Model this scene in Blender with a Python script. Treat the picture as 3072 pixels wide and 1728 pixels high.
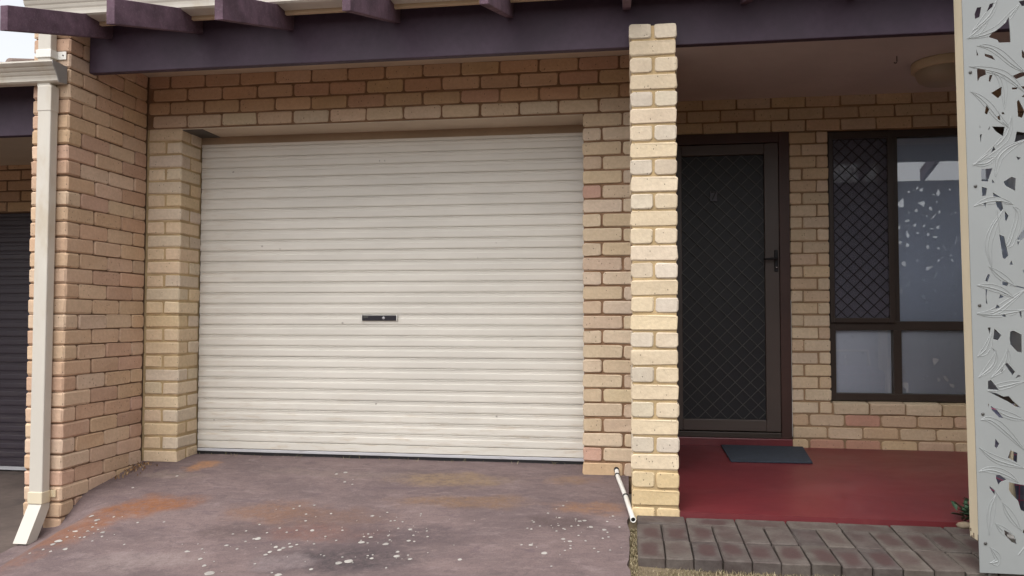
import bpy, bmesh, math, random
from mathutils import Vector, Matrix
R = random.Random(11)
rad = math.radians
scene = bpy.context.scene
for o in list(bpy.data.objects): bpy.data.objects.remove(o)

# ------------------------------------------------------------------ camera
cam = bpy.data.cameras.new('camera'); cam_o = bpy.data.objects.new('camera', cam)
scene.collection.objects.link(cam_o)
YAW, PITCH, ROLL = 0.1462, 0.0364, 0.0013
F = Vector((-math.sin(YAW)*math.cos(PITCH), math.cos(YAW)*math.cos(PITCH), math.sin(PITCH)))
Rv = Vector((math.cos(YAW), math.sin(YAW), 0)); Uv = Rv.cross(F)
R2 = Rv*math.cos(ROLL)+Uv*math.sin(ROLL); U2 = -Rv*math.sin(ROLL)+Uv*math.cos(ROLL)
cam_o.matrix_world = Matrix(((R2.x, U2.x, -F.x, 0.2589), (R2.y, U2.y, -F.y, -4.6347), (R2.z, U2.z, -F.z, 0.932), (0, 0, 0, 1)))
cam.sensor_width = 36; cam.lens = 36*2345.4/3072
cam.clip_start = 0.05; cam.clip_end = 4000
scene.camera = cam_o

# ------------------------------------------------------------------ sky, sun, exposure
world = bpy.data.worlds.new('World'); scene.world = world; world.use_nodes = True
nt = world.node_tree; nt.nodes.clear()
SUN_EL, SUN_AZ = rad(58), rad(200)          # azimuth clockwise from +Y
sky = nt.nodes.new('ShaderNodeTexSky'); sky.sky_type = 'NISHITA'; sky.sun_disc = False
sky.sun_elevation = SUN_EL; sky.sun_rotation = SUN_AZ; sky.air_density = 1.0; sky.dust_density = 4.0; sky.ozone_density = 1.0
hsv = nt.nodes.new('ShaderNodeHueSaturation'); hsv.inputs['Saturation'].default_value = 0.16
bg = nt.nodes.new('ShaderNodeBackground'); bg.inputs['Strength'].default_value = 0.15
wo = nt.nodes.new('ShaderNodeOutputWorld')
nt.links.new(sky.outputs[0], hsv.inputs['Color']); nt.links.new(hsv.outputs[0], bg.inputs[0]); nt.links.new(bg.outputs[0], wo.inputs[0])
sl = bpy.data.lights.new('sun', 'SUN'); sl.energy = 0.5; sl.angle = rad(60); sl.color = (1, 0.97, 0.94)
so = bpy.data.objects.new('sun', sl); scene.collection.objects.link(so)
sd = Vector((math.sin(SUN_AZ)*math.cos(SUN_EL), math.cos(SUN_AZ)*math.cos(SUN_EL), math.sin(SUN_EL)))
so.rotation_euler = (-sd).to_track_quat('-Z', 'Y').to_euler()
scene.view_settings.view_transform = 'Standard'; scene.view_settings.look = 'None'
scene.view_settings.exposure = 0.95; scene.view_settings.gamma = 1.0; scene.view_settings.use_curve_mapping = False

# ------------------------------------------------------------------ helpers
def lin(c):
    f = lambda v: v/12.92 if v <= .04045 else ((v+.055)/1.055)**2.4
    return tuple(f(v/255) for v in c)
class MB:
    def __init__(s): s.v = []; s.f = []; s.sm = []
    def add(s, vs, fs, smooth=False):
        b = len(s.v); s.v += [tuple(v) for v in vs]; s.f += [tuple(b+i for i in f) for f in fs]; s.sm += [smooth]*len(fs); return s
    def box(s, x0, x1, y0, y1, z0, z1):
        return s.add([(x0,y0,z0),(x1,y0,z0),(x1,y1,z0),(x0,y1,z0),(x0,y0,z1),(x1,y0,z1),(x1,y1,z1),(x0,y1,z1)],
                     [(0,3,2,1),(4,5,6,7),(0,1,5,4),(1,2,6,5),(2,3,7,6),(3,0,4,7)])
    def tube(s, pts, r, n=10, cap=True):
        P = [Vector(p) for p in pts]; rs = r if isinstance(r, (list, tuple)) else [r]*len(P)
        rings = []; up = None
        for i, p in enumerate(P):
            d = (P[min(i+1, len(P)-1)]-P[max(i-1, 0)]).normalized()
            a = Vector((0,0,1)) if abs(d.z) < .9 else Vector((1,0,0))
            u = d.cross(a).normalized(); w = u.cross(d)
            rings.append([p+(u*math.cos(t*2*math.pi/n)+w*math.sin(t*2*math.pi/n))*rs[i] for t in range(n)])
        vs = [q for ring in rings for q in ring]; fs = []
        for i in range(len(P)-1):
            for t in range(n):
                a, b = i*n+t, i*n+(t+1) % n; fs.append((a, b, b+n, a+n))
        if cap: fs += [tuple(range(n-1, -1, -1)), tuple(range((len(P)-1)*n, len(P)*n))]
        return s.add(vs, fs, True)
    def lathe(s, cx, cy, prof, n=32):
        vs = []; fs = []
        for (r, z) in prof:
            for t in range(n): vs.append((cx+r*math.cos(t*2*math.pi/n), cy+r*math.sin(t*2*math.pi/n), z))
        for i in range(len(prof)-1):
            for t in range(n):
                a, b = i*n+t, i*n+(t+1) % n; fs.append((a, b, b+n, a+n))
        return s.add(vs, fs, True)
    def extrude_x(s, prof, x0, x1, caps=True, close=True):
        n = len(prof); vs = [(x0, y, z) for y, z in prof]+[(x1, y, z) for y, z in prof]
        fs = [(i, (i+1) % n, n+(i+1) % n, n+i) for i in range(n if close else n-1)]
        if caps and close: fs += [tuple(range(n-1, -1, -1)), tuple(range(n, 2*n))]
        return s.add(vs, fs)
    def extrude_y(s, prof, y0, y1):
        n = len(prof); vs = [(x, y0, z) for x, z in prof]+[(x, y1, z) for x, z in prof]
        fs = [(i, (i+1) % n, n+(i+1) % n, n+i) for i in range(n)]+[tuple(range(n-1, -1, -1)), tuple(range(n, 2*n))]
        return s.add(vs, fs)
    def mesh(s, name, m=None):
        me = bpy.data.meshes.new(name); me.from_pydata(s.v, [], s.f)
        me.polygons.foreach_set('use_smooth', s.sm)
        bm = bmesh.new(); bm.from_mesh(me); bmesh.ops.recalc_face_normals(bm, faces=bm.faces); bm.to_mesh(me); bm.free()
        if m: me.materials.append(m)
        return me
    def build(s, name, m, parent=None, bevel=0):
        me = s.mesh(name, m)
        if bevel:
            bm = bmesh.new(); bm.from_mesh(me)
            es = [e for e in bm.edges if len(e.link_faces) == 2 and e.calc_face_angle(0) > .5]
            bmesh.ops.bevel(bm, geom=es, offset=bevel, segments=2, profile=.5, affect='EDGES', clamp_overlap=True)
            bm.to_mesh(me); bm.free()
        return link(name, me, parent)
def link(name, data, parent=None):
    o = bpy.data.objects.new(name, data); scene.collection.objects.link(o)
    if parent: o.parent = parent
    return o
def tag(o, label, cat, group=None):
    o['label'] = label; o['category'] = cat; o['kind'] = 'thing'
    if group: o['group'] = group
    return o
def structure(o): o['kind'] = 'structure'; return o
def stuff(o): o['kind'] = 'stuff'; return o
def empty(name, loc=(0, 0, 0)):
    # things keep world-space meshes, so the Empty stays at the origin of the scene and only marks the thing
    o = bpy.data.objects.new(name, None); scene.collection.objects.link(o); o.location = loc; o.empty_display_size = .1
    return o

# ------------------------------------------------------------------ materials
class NT:
    def __init__(s, name):
        s.m = bpy.data.materials.new(name); s.m.use_nodes = True; s.t = s.m.node_tree; s.n = s.t.nodes
        s.b = s.n['Principled BSDF']; s.out = s.n['Material Output']
    def new(s, t, **k):
        n = s.n.new(t)
        for a, v in k.items(): setattr(n, a, v)
        return n
    def L(s, a, b): s.t.links.new(a, b)
    def val(s, x):
        n = s.new('ShaderNodeValue'); n.outputs[0].default_value = x; return n.outputs[0]
    def noise(s, vec, scale, detail=4, rough=.55, dist=0):
        n = s.new('ShaderNodeTexNoise'); n.inputs['Scale'].default_value = scale; n.inputs['Detail'].default_value = detail
        n.inputs['Roughness'].default_value = rough; n.inputs['Distortion'].default_value = dist
        if vec: s.L(vec, n.inputs['Vector'])
        return n.outputs['Fac']
    def math(s, op, a, b=None, c=None, clamp=False):
        n = s.new('ShaderNodeMath', operation=op); n.use_clamp = clamp
        for i, x in enumerate((a, b, c)):
            if x is None: continue
            if isinstance(x, (int, float)): n.inputs[i].default_value = x
            else: s.L(x, n.inputs[i])
        return n.outputs[0]
    def rng(s, x, a, b, c=0, d=1, smooth=True):
        n = s.new('ShaderNodeMapRange'); n.interpolation_type = 'SMOOTHSTEP' if smooth else 'LINEAR'
        s.L(x, n.inputs[0])
        for i, v in enumerate((a, b, c, d)): n.inputs[i+1].default_value = v
        return n.outputs[0]
    def mix(s, fac, a, b, mode='MIX'):
        n = s.new('ShaderNodeMix', data_type='RGBA', blend_type=mode)
        if isinstance(fac, (int, float)): n.inputs[0].default_value = fac
        else: s.L(fac, n.inputs[0])
        for x, i in ((a, 6), (b, 7)):
            if isinstance(x, tuple): n.inputs[i].default_value = (*x[:3], 1)
            else: s.L(x, n.inputs[i])
        return n.outputs[2]
    def obj(s): return s.new('ShaderNodeTexCoord').outputs['Object']
    def pos(s): return s.new('ShaderNodeNewGeometry').outputs['Position']
    def scaled(s, vec, sc):
        n = s.new('ShaderNodeMapping'); n.inputs['Scale'].default_value = sc; s.L(vec, n.inputs['Vector']); return n.outputs[0]
    def bump(s, h, strength, dist=.01):
        n = s.new('ShaderNodeBump'); n.inputs['Strength'].default_value = strength; n.inputs['Distance'].default_value = dist
        s.L(h, n.inputs['Height']); s.L(n.outputs[0], s.b.inputs['Normal'])
    def color(s, c):
        if isinstance(c, tuple): s.b.inputs['Base Color'].default_value = (*c[:3], 1)
        else: s.L(c, s.b.inputs['Base Color'])
    def rough(s, r):
        if isinstance(r, (int, float)): s.b.inputs['Roughness'].default_value = r
        else: s.L(r, s.b.inputs['Roughness'])
def paint(name, c, rough=.55, var=.12, scale=6, grime=None, gs=3, bump=.05, stretch=(1,1,1), spec=.4):
    t = NT(name); c = lin(c); v = t.scaled(t.pos(), stretch)
    n1 = t.noise(v, scale, 5); n2 = t.noise(v, scale*9, 3)
    dk = tuple(x*(1-var) for x in c); lt = tuple(min(1, x*(1+var)) for x in c)
    col = t.mix(t.rng(n1, .3, .7), dk, lt)
    col = t.mix(t.rng(n2, .35, .75, 0, .35), col, tuple(x*(1-1.6*var) for x in c))
    if grime:
        g = t.rng(t.noise(v, gs, 6, .65), .56, .74)
        col = t.mix(t.math('MULTIPLY', g, .8), col, lin(grime))
    t.color(col); t.rough(rough); t.b.inputs['Specular IOR Level'].default_value = spec
    if bump: t.bump(n2, bump, .004)
    return t.m

def brick_material():
    t = NT('brick_clay')
    oi = t.new('ShaderNodeObjectInfo'); o = t.obj()
    add = t.new('ShaderNodeVectorMath', operation='ADD'); sc = t.new('ShaderNodeVectorMath', operation='SCALE'); sc.inputs['Scale'].default_value = 37
    cx = t.new('ShaderNodeCombineXYZ')
    for i in range(3): t.L(oi.outputs['Random'], cx.inputs[i])
    t.L(cx.outputs[0], sc.inputs[0]); t.L(sc.outputs[0], add.inputs[0]); t.L(o, add.inputs[1]); v = add.outputs[0]
    base = oi.outputs['Color']
    n = t.noise(v, 9, 4, .6); f = t.noise(v, 55, 4, .6); g = t.noise(v, 180, 2, .6)
    col = t.mix(t.rng(n, .3, .7, 0, .2), base, t.mix(.6, base, (.24, .15, .09), 'MIX'))
    col = t.mix(t.rng(t.noise(v, 6, 3), .52, .72, 0, .12), col, t.mix(.5, base, (.55, .5, .44)))
    col = t.mix(t.rng(f, .35, .7, .14, 0), col, (.16, .11, .07))
    col = t.mix(t.rng(g, .4, .75, 0, .12), col, (.62, .55, .44))
    # small vertical drag pits in the extruded face
    vo = t.new('ShaderNodeTexVoronoi'); vo.inputs['Scale'].default_value = 62; vo.inputs['Randomness'].default_value = 1
    t.L(t.scaled(v, (1, 1, .55)), vo.inputs['Vector'])
    rn = t.new('ShaderNodeSeparateColor'); t.L(vo.outputs['Color'], rn.inputs[0])
    pit = t.math('MULTIPLY', t.rng(vo.outputs['Distance'], .10, .17, 1, 0), t.math('GREATER_THAN', rn.outputs[0], .62))
    col = t.mix(t.math('MULTIPLY', pit, .75), col, (.075, .06, .05))
    t.color(col); t.rough(.9); t.b.inputs['Specular IOR Level'].default_value = .25
    h = t.math('SUBTRACT', t.math('ADD', t.math('MULTIPLY', f, .5), t.math('MULTIPLY', n, .5)), t.math('MULTIPLY', pit, .8))
    t.bump(h, .55, .006)
    return t.m
def mortar_material(name, c):
    t = NT(name); p = t.pos(); n = t.noise(p, 7, 5); f = t.noise(p, 160, 4, .7)
    c = lin(c)
    col = t.mix(t.rng(n, .3, .7), tuple(x*.72 for x in c), tuple(x*1.1 for x in c))
    col = t.mix(t.rng(f, .4, .7, 0, .3), col, tuple(x*.5 for x in c))
    t.color(col); t.rough(.95); t.b.inputs['Specular IOR Level'].default_value = .15; t.bump(f, .5, .004)
    return t.m
M_brick = brick_material()
M_mort_gold = mortar_material('mortar_golden', (184, 160, 122))
M_mort_tan = mortar_material('mortar_tan', (156, 130, 102))
M_mort_brown = mortar_material('mortar_brown', (128, 104, 84))
M_beam = paint('purple_timber_paint', (67, 52, 67), .6, .18, 4, None, 3, .25, (1, 1, 1))
def rafter_material():
    t = NT('weathered_purple_timber'); p = t.pos()
    n = t.noise(p, 9, 5, .6); f = t.noise(p, 90, 4, .7)
    col = t.mix(t.rng(n, .3, .72), lin((78, 60, 70)), lin((106, 83, 96)))
    col = t.mix(t.rng(f, .5, .8, 0, .3), col, lin((150, 136, 140)))
    t.color(col); t.rough(.8); t.b.inputs['Specular IOR Level'].default_value = .25; t.bump(f, .4, .004)
    return t.m
M_rafter = rafter_material()
M_cream_metal = paint('cream_gutter_paint', (198, 192, 181), .4, .05, 3, (178, 162, 138), 2.2, .02, (1, 1, .4))
M_cream_old = paint('cream_post_paint', (214, 202, 176), .5, .06, 3, (196, 168, 122), 4, .06, (1, 1, .3))
M_grey_cap = paint('bare_grey_cap', (150, 146, 142), .5, .06)
M_soffit = paint('soffit_board', (194, 180, 160), .8, .06, 2, None, 3, .03)
M_fascia = paint('fascia_board', (206, 184, 154), .6, .06, 2)
def door_material(name, c, dirt, spots):
    t = NT(name); p = t.pos(); c = lin(c)
    n = t.noise(t.scaled(p, (.6, 1, 2.5)), 3, 5, .6)
    col = t.mix(t.rng(n, .3, .7), tuple(x*.94 for x in c), tuple(min(1, x*1.03) for x in c))
    sx = t.new('ShaderNodeSeparateXYZ'); t.L(p, sx.inputs[0])
    # dust settled in the lower slats, dirt streaks along the ribs
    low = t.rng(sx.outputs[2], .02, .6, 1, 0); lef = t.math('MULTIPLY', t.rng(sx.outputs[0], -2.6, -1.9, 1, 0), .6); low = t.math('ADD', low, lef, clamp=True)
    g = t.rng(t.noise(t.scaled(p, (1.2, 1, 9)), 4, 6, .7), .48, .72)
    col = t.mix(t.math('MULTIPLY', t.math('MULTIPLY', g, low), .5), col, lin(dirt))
    g2 = t.rng(t.noise(t.scaled(p, (2, 1, 30)), 3, 5, .7), .6, .75)
    col = t.mix(t.math('MULTIPLY', g2, .18), col, lin(dirt))
    vo = t.new('ShaderNodeTexVoronoi'); vo.inputs['Scale'].default_value = 9; t.L(p, vo.inputs['Vector'])
    r = t.new('ShaderNodeSeparateColor'); t.L(vo.outputs['Color'], r.inputs[0])
    wob = t.math('ADD', vo.outputs['Distance'], t.math('MULTIPLY', t.noise(p, 60, 3), .1))
    sp = t.math('MULTIPLY', t.rng(wob, .09, .13, 1, 0), t.math('GREATER_THAN', r.outputs[0], .8))
    col = t.mix(t.math('MULTIPLY', sp, spots), col, lin((96, 84, 72)))
    t.color(col); t.rough(.42); t.b.inputs['Specular IOR Level'].default_value = .45
    return t.m
M_door = door_material('cream_roller_door', (209, 204, 194), (170, 146, 116), .55)
M_door_dark = door_material('dark_roller_door', (62, 54, 62), (84, 76, 74), .2)
M_alu = paint('mill_aluminium', (186, 185, 188), .38, .06, 8, (120, 112, 110), 5, .02, (1, 1, 6)); 
M_black = paint('black_rubber', (22, 20, 22), .6, .1)
M_blackgloss = paint('black_lock_plate', (40, 36, 42), .3, .1)
M_chrome = NT('chrome'); M_chrome.color((.7, .7, .72)); M_chrome.rough(.2); M_chrome.b.inputs['Metallic'].default_value = 1; M_chrome = M_chrome.m
M_bronze = paint('bronze_aluminium', (58, 48, 42), .4, .08, 6)
M_doorframe = paint('bronze_door_stile', (76, 65, 60), .4, .06, 5)
M_jamb = paint('red_brown_jamb', (66, 44, 38), .45, .12, 5)
M_mesh = paint('security_grille_metal', (74, 72, 70), .45, .05)
M_flywire = paint('dark_flywire', (22, 21, 26), .5, .1, 30)
M_white = paint('white_plastic', (222, 220, 214), .4, .04)
M_red = None
def red_floor():
    t = NT('red_paving_paint'); p = t.pos(); n = t.noise(p, 2.2, 6, .6); f = t.noise(p, 26, 5, .65)
    col = t.mix(t.rng(n, .3, .7), lin((94, 36, 41)), lin((106, 40, 44)))
    col = t.mix(t.rng(f, .52, .75, 0, .3), col, lin((116, 58, 58)))
    w = t.noise(t.scaled(p, (1, 1.4, 1)), 1.1, 7, .7, .5); col = t.mix(t.rng(w, .5, .72, 0, .45), col, lin((120, 66, 66))); col = t.mix(t.rng(w, .25, .45, .4, 0), col, lin((72, 30, 34)))
    t.color(col); t.rough(t.rng(w, .3, .7, .34, .46)); t.b.inputs['Specular IOR Level'].default_value = .5
    return t.m
M_red = red_floor()
def concrete_drive():
    t = NT('stained_mauve_concrete'); p = t.pos()
    wn = t.new('ShaderNodeTexNoise'); wn.inputs['Scale'].default_value = 5; wn.inputs['Detail'].default_value = 9; wn.inputs['Roughness'].default_value = .65; t.L(p, wn.inputs['Vector'])
    vm = t.new('ShaderNodeVectorMath', operation='MULTIPLY_ADD'); t.L(wn.outputs['Color'], vm.inputs[0])
    vm.inputs[1].default_value = (.5, .32, 0); 
    sub = t.new('ShaderNodeVectorMath', operation='SUBTRACT'); t.L(p, sub.inputs[0]); sub.inputs[1].default_value = (.25, .16, 0)
    t.L(sub.outputs[0], vm.inputs[2]); wp = vm.outputs[0]
    n = t.noise(t.scaled(p, (1, 1.8, 1)), 1.6, 6, .62, .4); n2 = t.noise(t.scaled(p, (2.2, 4.5, 1)), 3.2, 6, .7, .6); f = t.noise(p, 120, 4, .7); f2 = t.noise(p, 34, 5, .65)
    col = t.mix(t.rng(n, .28, .72), lin((98, 84, 84)), lin((118, 101, 99)))
    col = t.mix(t.rng(n2, .5, .74, 0, .55), col, lin((138, 122, 121)))
    col = t.mix(t.rng(t.noise(t.scaled(p, (1.5, 3, 1)), 2.3, 6, .7, .8), .54, .72, 0, .6), col, lin((86, 72, 78)))
    def blob(col, x, y, a, b, c, amt, rot=0):
        mp = t.new('ShaderNodeMapping'); mp.vector_type = 'TEXTURE'
        mp.inputs['Location'].default_value = (x, y, 0); mp.inputs['Rotation'].default_value = (0, 0, rot); mp.inputs['Scale'].default_value = (a, b, 1e6)
        t.L(wp, mp.inputs['Vector'])
        ln = t.new('ShaderNodeVectorMath', operation='LENGTH'); t.L(mp.outputs[0], ln.inputs[0])
        k = t.math('MULTIPLY', t.rng(ln.outputs['Value'], .35, 1.15, 1, 0), t.rng(f2, .25, .65, amt*.35, amt))
        return t.mix(k, col, tuple(v*.6 for v in lin(c)))
    OR = (166, 106, 62)
    for a in ((-2.33,-.70,.34,.17,OR,.92,.35), (-2.52,-1.0,.24,.24,(164,106,70),.8,.8), (-2.6,-1.25,.12,.3,(156,104,78),.6,.2),
              (-1.55,-.74,.30,.19,(150,108,78),.65,0), (-1.25,-.82,.42,.16,(136,102,84),.6,0), (-1.2,-1.02,.35,.12,(140,94,78),.55,0),
              (.06,-.60,.24,.12,(168,122,86),.7,0), (-.62,-.55,.45,.12,(150,116,84),.7,0), (-.76,-.16,.42,.16,(170,142,108),.75,0),
              (-2.36,-.02,.14,.12,(196,142,98),.9,0), (-.05,-.1,.2,.1,(170,134,102),.6,0),
              (-.96,-1.30,.42,.17,(70,64,68),.85,.1), (-.76,-1.05,.40,.2,(92,80,84),.75,.1), (-.06,-.84,.22,.11,(98,82,80),.8,0), (-1.62,-1.0,.24,.12,(92,76,74),.6,0),
              (-1.9,-1.34,.36,.12,(170,152,148),.8,.15), (-1.22,-1.34,.2,.07,(156,140,140),.8,.1), (-2.5,-.2,.26,.07,(170,152,140),.6,0), (-1.5,-.12,.6,.08,(158,140,132),.5,0)):
        col = blob(col, *a)
    g1 = t.noise(p, 260, 2, .8); m1 = t.noise(t.scaled(p, (1, 1.6, 1)), 11, 6, .72, .5)
    col = t.mix(t.rng(m1, .48, .72, 0, .5), col, lin((80, 69, 70)))
    col = t.mix(t.rng(m1, .28, .46, .4, 0), col, lin((140, 124, 120)))
    col = t.mix(t.rng(f, .45, .7, 0, .38), col, lin((74, 64, 66)))
    col = t.mix(t.rng(g1, .6, .78, 0, .4), col, lin((162, 150, 144)))
    col = t.mix(t.rng(g1, .2, .38, .45, 0), col, lin((58, 50, 52)))
    col = t.mix(t.rng(f2, .58, .75, 0, .25), col, lin((146, 132, 130)))
    t.color(col); t.rough(.88); t.b.inputs['Specular IOR Level'].default_value = .3
    t.bump(t.math('ADD', f, t.math('MULTIPLY', f2, .7)), .35, .005)
    return t.m
M_drive = concrete_drive()
M_ndrive = paint('neighbour_concrete', (98, 86, 80), .9, .22, 2.2, (70, 62, 60), 1.6, .25)
M_ground = paint('dry_soil', (106, 93, 74), .95, .22, 3, (104, 92, 62), 2, .4)
def paver_material():
    t = NT('flashed_clay_paver'); oi = t.new('ShaderNodeObjectInfo'); o = t.obj()
    add = t.new('ShaderNodeVectorMath', operation='ADD'); cx = t.new('ShaderNodeCombineXYZ')
    r50 = t.math('MULTIPLY', oi.outputs['Random'], 50)
    for i in range(3): t.L(r50, cx.inputs[i])
    t.L(cx.outputs[0], add.inputs[0]); t.L(o, add.inputs[1]); v = add.outputs[0]
    n = t.noise(v, 12, 5, .6); f = t.noise(v, 90, 4, .7)
    s = t.new('ShaderNodeSeparateXYZ'); t.L(o, s.inputs[0])
    # kiln flash mark: darker red rectangle in the middle of each paver, off by a little on each
    offx = t.math('MULTIPLY', t.math('SUBTRACT', t.math('FRACT', t.math('MULTIPLY', oi.outputs['Random'], 17.3)), .5), .35)
    offy = t.math('MULTIPLY', t.math('SUBTRACT', t.math('FRACT', t.math('MULTIPLY', oi.outputs['Random'], 41.7)), .5), .4)
    ax = t.math('ABSOLUTE', t.math('ADD', t.math('DIVIDE', s.outputs[0], .0575), offx))
    ay = t.math('ABSOLUTE', t.math('ADD', t.math('DIVIDE', s.outputs[1], .115), offy))
    mx = t.math('SMOOTH_MAX', ax, ay, .7); mx = t.math('ADD', mx, t.math('MULTIPLY', t.math('SUBTRACT', n, .5), .45))
    k = t.rng(mx, .38, .86, 1, 0)
    k = t.math('MULTIPLY', k, t.rng(t.math('FRACT', t.math('MULTIPLY', oi.outputs['Random'], 91.1)), .15, .6, .25, 1))
    base = t.mix(t.rng(n, .3, .7), oi.outputs['Color'], t.mix(.3, oi.outputs['Color'], (.2, .18, .16)))
    col = t.mix(t.math('MULTIPLY', k, .85), base, lin((72, 52, 51)))
    col = t.mix(t.rng(f, .4, .7, 0, .3), col, lin((60, 53, 50)))
    t.color(col); t.rough(.85); t.b.inputs['Specular IOR Level'].default_value = .3; t.bump(f, .35, .004)
    return t.m
M_paver = paver_material()
M_panel = paint('grey_screen_paint', (137, 140, 140), .5, .03, 3, None, 3, .03)
M_lichen = paint('pale_lichen', (162, 157, 151), .95, .22, 25)
def glass_material():
    t = NT('window_glass'); n = t.n; n.remove(t.b)
    tr = t.new('ShaderNodeBsdfTransparent'); tr.inputs[0].default_value = (.98, .98, .99, 1)
    gl = t.new('ShaderNodeBsdfGlossy'); gl.inputs['Roughness'].default_value = .02; gl.inputs[0].default_value = (1, 1, 1, 1)
    fr = t.new('ShaderNodeFresnel'); fr.inputs['IOR'].default_value = 1.75
    mx = t.new('ShaderNodeMixShader'); t.L(fr.outputs[0], mx.inputs[0]); t.L(tr.outputs[0], mx.inputs[1]); t.L(gl.outputs[0], mx.inputs[2])
    t.L(mx.outputs[0], t.out.inputs[0]); return t.m
M_glass = glass_material()
M_blind = paint('grey_blue_blind', (203, 214, 232), .8, .04, 2, None, 3, .02, (1, 1, 1))
M_mat = paint('charcoal_mat', (50, 56, 66), .95, .15, 30, None, 3, .6)
M_opal = paint('opal_shade', (170, 158, 138), .35, .03)
M_opalring = paint('cream_lamp_ring', (208, 192, 160), .4, .03)
M_leafgreen = paint('plant_leaf', (58, 84, 62), .5, .25, 12)
M_stone = paint('pale_stone', (140, 126, 106), .9, .15, 14)
M_rust = paint('rust', (84, 58, 40), .95, .3, 60)
M_tile = paint('grey_roof_tile', (120, 104, 96), .85, .12, 6)
def grass_material(name, tones):
    t = NT(name); a = t.new('ShaderNodeAttribute'); a.attribute_name = 'tone'
    cr = t.new('ShaderNodeValToRGB'); t.L(a.outputs['Fac'], cr.inputs[0])
    e = cr.color_ramp.elements; e[0].color = (*lin(tones[0]), 1); e[1].color = (*lin(tones[-1]), 1)
    for i, c in enumerate(tones[1:-1]):
        q = e.new((i+1)/(len(tones)-1)); q.color = (*lin(c), 1)
    t.color(cr.outputs[0]); t.rough(.8); t.b.inputs['Specular IOR Level'].default_value = .2
    return t.m
M_grass = grass_material('dry_grass_blades', [(96, 84, 64), (124, 110, 84), (108, 98, 70), (148, 134, 106), (184, 170, 140), (94, 92, 62)])
M_leafdry = grass_material('dead_leaves', [(96, 66, 44), (140, 104, 70), (180, 150, 112), (70, 48, 36)])
def plaid():
    t = NT('plaid_cloth'); o = t.obj(); s = t.new('ShaderNodeSeparateXYZ'); t.L(o, s.inputs[0])
    def band(ax, freq, w): 
        return t.math('LESS_THAN', t.math('FRACT', t.math('MULTIPLY', s.outputs[ax], freq)), w)
    col = t.mix(t.math('MULTIPLY', band(0, 14, .4), .6), lin((74, 76, 96)), lin((104, 106, 124)))
    col = t.mix(t.math('MULTIPLY', band(2, 14, .4), .5), col, lin((120, 122, 138)))
    col = t.mix(t.math('MULTIPLY', band(0, 14, .08), .8), col, lin((170, 74, 104)))
    col = t.mix(t.math('MULTIPLY', band(2, 14, .08), .8), col, lin((170, 74, 104)))
    t.color(col); t.rough(.9); return t.m
M_plaid = plaid()

# ------------------------------------------------------------------ bricks
C = .086
BC = {}
def rounded_box_mesh(lx, ly, lz, ch, seed):
    r = random.Random(seed); bm = bmesh.new(); bmesh.ops.create_cube(bm, size=1)
    for v in bm.verts: v.co = Vector((v.co.x*lx, v.co.y*ly, v.co.z*lz))
    bmesh.ops.bevel(bm, geom=list(bm.edges)+list(bm.verts), offset=ch, segments=1, profile=.5, affect='EDGES', clamp_overlap=True)
    for v in bm.verts:
        v.co += Vector((r.gauss(0, .0013), r.gauss(0, .0011), r.gauss(0, .0015)))
    me = bpy.data.meshes.new('brick'); bm.to_mesh(me); bm.free(); return me
def faced_brick_mesh(lx, ly, lz, rr, ax, seed):
    # one show face (towards -y, or +x when ax is 0) with rounded corners and a small worn arris
    r = random.Random(seed); bm = bmesh.new(); bmesh.ops.create_cube(bm, size=1)
    for v in bm.verts: v.co = Vector((v.co.x*lx, v.co.y*ly, v.co.z*lz))
    d = Vector((1, 0, 0)) if ax == 0 else Vector((0, -1, 0))
    es = [e for e in bm.edges if abs((e.verts[0].co-e.verts[1].co).normalized().dot(d)) > .9]
    bmesh.ops.bevel(bm, geom=es, offset=rr, segments=2, profile=.5, affect='EDGES', clamp_overlap=True)
    bm.normal_update()
    ff = max(bm.faces, key=lambda f: f.normal.dot(d)*1000+f.calc_area())
    bmesh.ops.bevel(bm, geom=list(ff.edges), offset=.0042, segments=1, profile=.5, affect='EDGES', clamp_overlap=True)
    bm.normal_update()
    bf = [f for f in bm.faces if f.normal.dot(d) < -.9]
    if bf: bmesh.ops.delete(bm, geom=bf, context='FACES_ONLY')
    for v in bm.verts: v.co += Vector((r.gauss(0, .0013), r.gauss(0, .0007), r.gauss(0, .0013)))
    me = bpy.data.meshes.new('brick'); bm.to_mesh(me); bm.free(); return me
def brick(parent, x0, x1, y0, y1, z0, z1, col, ch=.008, mat=None, name='brick', jit=.0012, variants=6, ax=None):
    key = (round(x1-x0, 3), round(y1-y0, 3), round(z1-z0, 3), ch, R.randrange(variants), name, ax)
    if key not in BC:
        sd_ = int((key[0]*7919+key[1]*104729+key[2]*1299709+key[4]*37)*1000) & 0xffff
        BC[key] = rounded_box_mesh(*key[:4], sd_) if ax is None else faced_brick_mesh(*key[:4], ax, sd_); BC[key].materials.append(mat or M_brick)
    o = link(name, BC[key], parent)
    o.location = ((x0+x1)/2+R.gauss(0, jit), (y0+y1)/2+R.gauss(0, jit), (z0+z1)/2+R.gauss(0, jit*.7))
    o.rotation_euler = (R.gauss(0, .003), R.gauss(0, .004), R.gauss(0, .004))
    k = 1+R.gauss(0, .05); c = lin(col); o.color = (c[0]*k, c[1]*k, c[2]*k*(1+R.gauss(0, .03)), 1)
    return o
def pick(pal): return R.choice(pal)
def low(k, pal, gold): return pick(gold) if k <= 1 and R.random() < .8 else pick(pal)
GOLD = [(210,186,144),(205,178,136),(208,188,150)]; RUST = [(200,170,136),(196,164,132),(202,174,142)]
P_PIER_S = [(214, 196, 168), (209, 191, 162), (216, 200, 174), (208, 191, 164)]
P_PIER_H = [(210, 194, 170), (210, 193, 166), (205, 193, 174), (208, 192, 168), (206, 194, 176)]
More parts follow.
